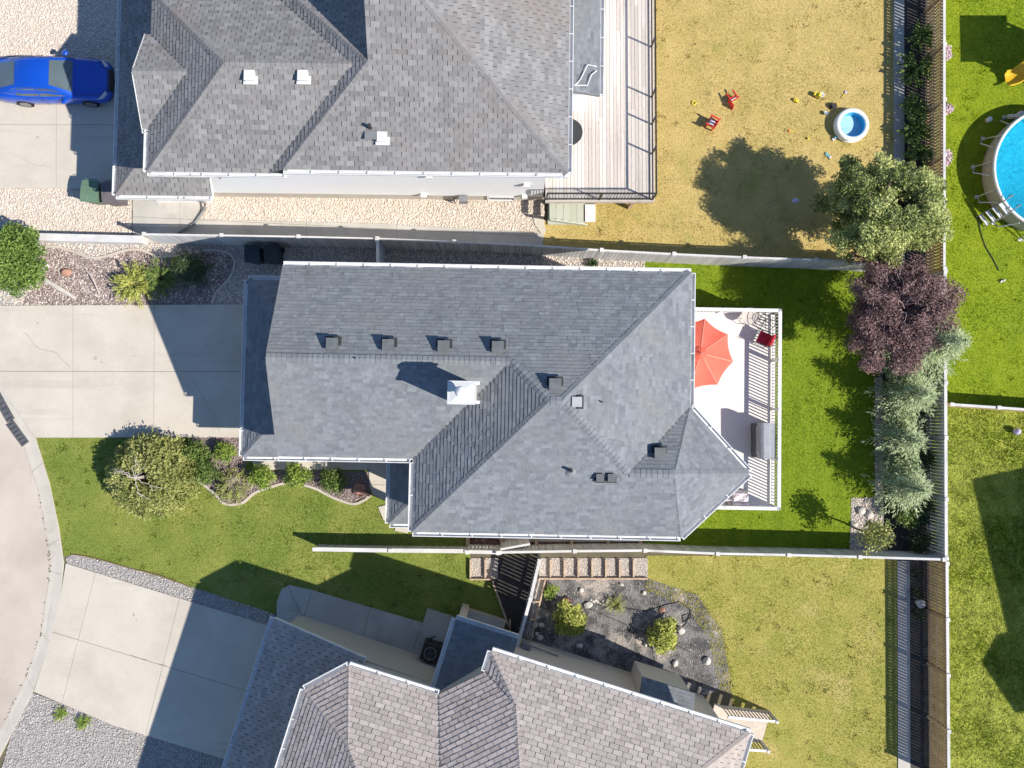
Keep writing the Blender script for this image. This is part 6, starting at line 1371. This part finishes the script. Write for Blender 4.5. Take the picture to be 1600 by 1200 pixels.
for n, (x, y, h, r, lf, lb) in enumerate(((305, 712, .8, .55, 'leaf_mid', 'round shrub touching the weeping tree at the top of the front bed'), (318, 737, .8, .55, 'leaf_mid', 'round shrub touching the weeping tree, the lower one'), (350, 706, .7, .40, 'leaf_bright', 'small bright shrub below the driveway corner'),
        (410, 746, .8, .48, 'leaf_bright', 'round bright shrub, left of the three along the front walk'), (464, 744, .8, .48, 'leaf_bright', 'round bright shrub, middle of the three along the front walk'), (520, 752, .75, .48, 'leaf_mid', 'half shaded round shrub nearest the red boulder'))):
    shrub('round_shrub', lb, x, y, h * 1.1, r * 1.3, lf, 2300, .085, 15, FS)
arching_shrub('bare_topped_shrub', 'yellowish shrub with bare pale twigs on top in the front bed', 366, 760, .65, .85, 'leaf_olive', 120, ln=.1, wd=.35)
tw = MB(); p = P(366, 756, .6)
for k in range(16):
    a = k * .39; tw.tube([(p.x, p.y, .3), (p.x + .2 * math.cos(a), p.y + .2 * math.sin(a), .6), (p.x + .36 * math.cos(a + .5), p.y + .36 * math.sin(a + .5), .66)], [.012, .01, .006], 4)
solo('dry_twigs', tw, M['bark_pale'], 'tuft of pale bare twigs on the yellowish shrub', 'twigs')
shrub('purple_shrub', 'small dark purple shrub behind the red boulder', 568, 772, .4, .28, 'leaf_purple', 1600, .07, 6)
# south garden plot
for x, y, lb, rx in ((891, 970, 'left golden rounded shrub on the garden plot', .72), (1037, 994, 'right golden rounded shrub on the garden plot', .70)):
    shrub('golden_shrub', lb, x, y, .95, rx, 'leaf_gold', 1700, .13, 18, 'golden shrubs', ry=.78, at=.6, aspect=.5, up=.8)
arching_shrub('weed_clump', 'green weed clump below the timber steps corner', 861, 923, .3, .38, 'leaf_bright', 40, ln=.11, wd=.3)
arching_shrub('weed_clump', 'sprawling weeds in the middle of the garden plot', 963, 945, .28, .5, 'leaf_olive', 40, ln=.09, wd=.25)
arching_shrub('weed_clump', 'weeds at the left foot of the angled driveway gravel', 95, 1115, .2, .35, 'leaf_bright', 26, ln=.09, wd=.25)
arching_shrub('weed_clump', 'weeds creeping along the bottom gravel strip', 130, 1128, .2, .4, 'leaf_bright', 30, ln=.09, wd=.25)
# hanging flower baskets on the back fence
for x, y, lb in ((1478, 80, 'uppermost pink and white flower basket on the back fence'), (1480, 165, 'middle pink flower basket on the back fence'), (1479, 246, 'lowest white flower basket on the back fence')):
    p = P(x, y, 1.1); t = thing('flower_basket', lb, 'flowers', (p.x, p.y, .55), 'flower baskets on the fence')
    part('basket', MB().lathe((p.x + .05, p.y, .72), [(0, 0), (.14, .04), (.2, .22), (.17, .22), (.12, .06), (0, .05)], 16), M['bark'], t)
    part('hook', MB().tube([(p.x + .05, p.y, .92), (p.x - .12, p.y, 1.25)], .012, 5), M['black_metal'], t)
    V, F, T = leaf_cloud([((p.x + .07 + rng.uniform(-.1, .1), p.y + rng.uniform(-.2, .2), 1.0), (.17, .17, .13), rng.uniform(.2, .9)) for _ in range(7)], 2200, .075, .8, .6); mesh_part('flowers', V, F, T, 'petal', t)
    V, F, T = leaf_cloud([((p.x + .05, p.y, .95), (.24, .3, .13), .5)], 1500, .08, .5, .4); mesh_part('leaves', V, F, T, 'leaf_mid', t)
# shadowed bed plants beside the brown fence
for n, (x, y) in enumerate(((1434, 895), (1432, 925), (1435, 960))):
    shrub('dark_shrub', ('upper', 'middle', 'lower')[n] + ' low dark plant in the strip beside the brown fence', x, y, .35, .35, 'leaf_dark', 1400, .08, 6, 'low plants by the brown fence')
arching_shrub('weed_clump', 'small plant between plank fence and the roof edge', 925, 412, .35, .28, 'leaf_dark', 24, ln=.1, wd=.3)
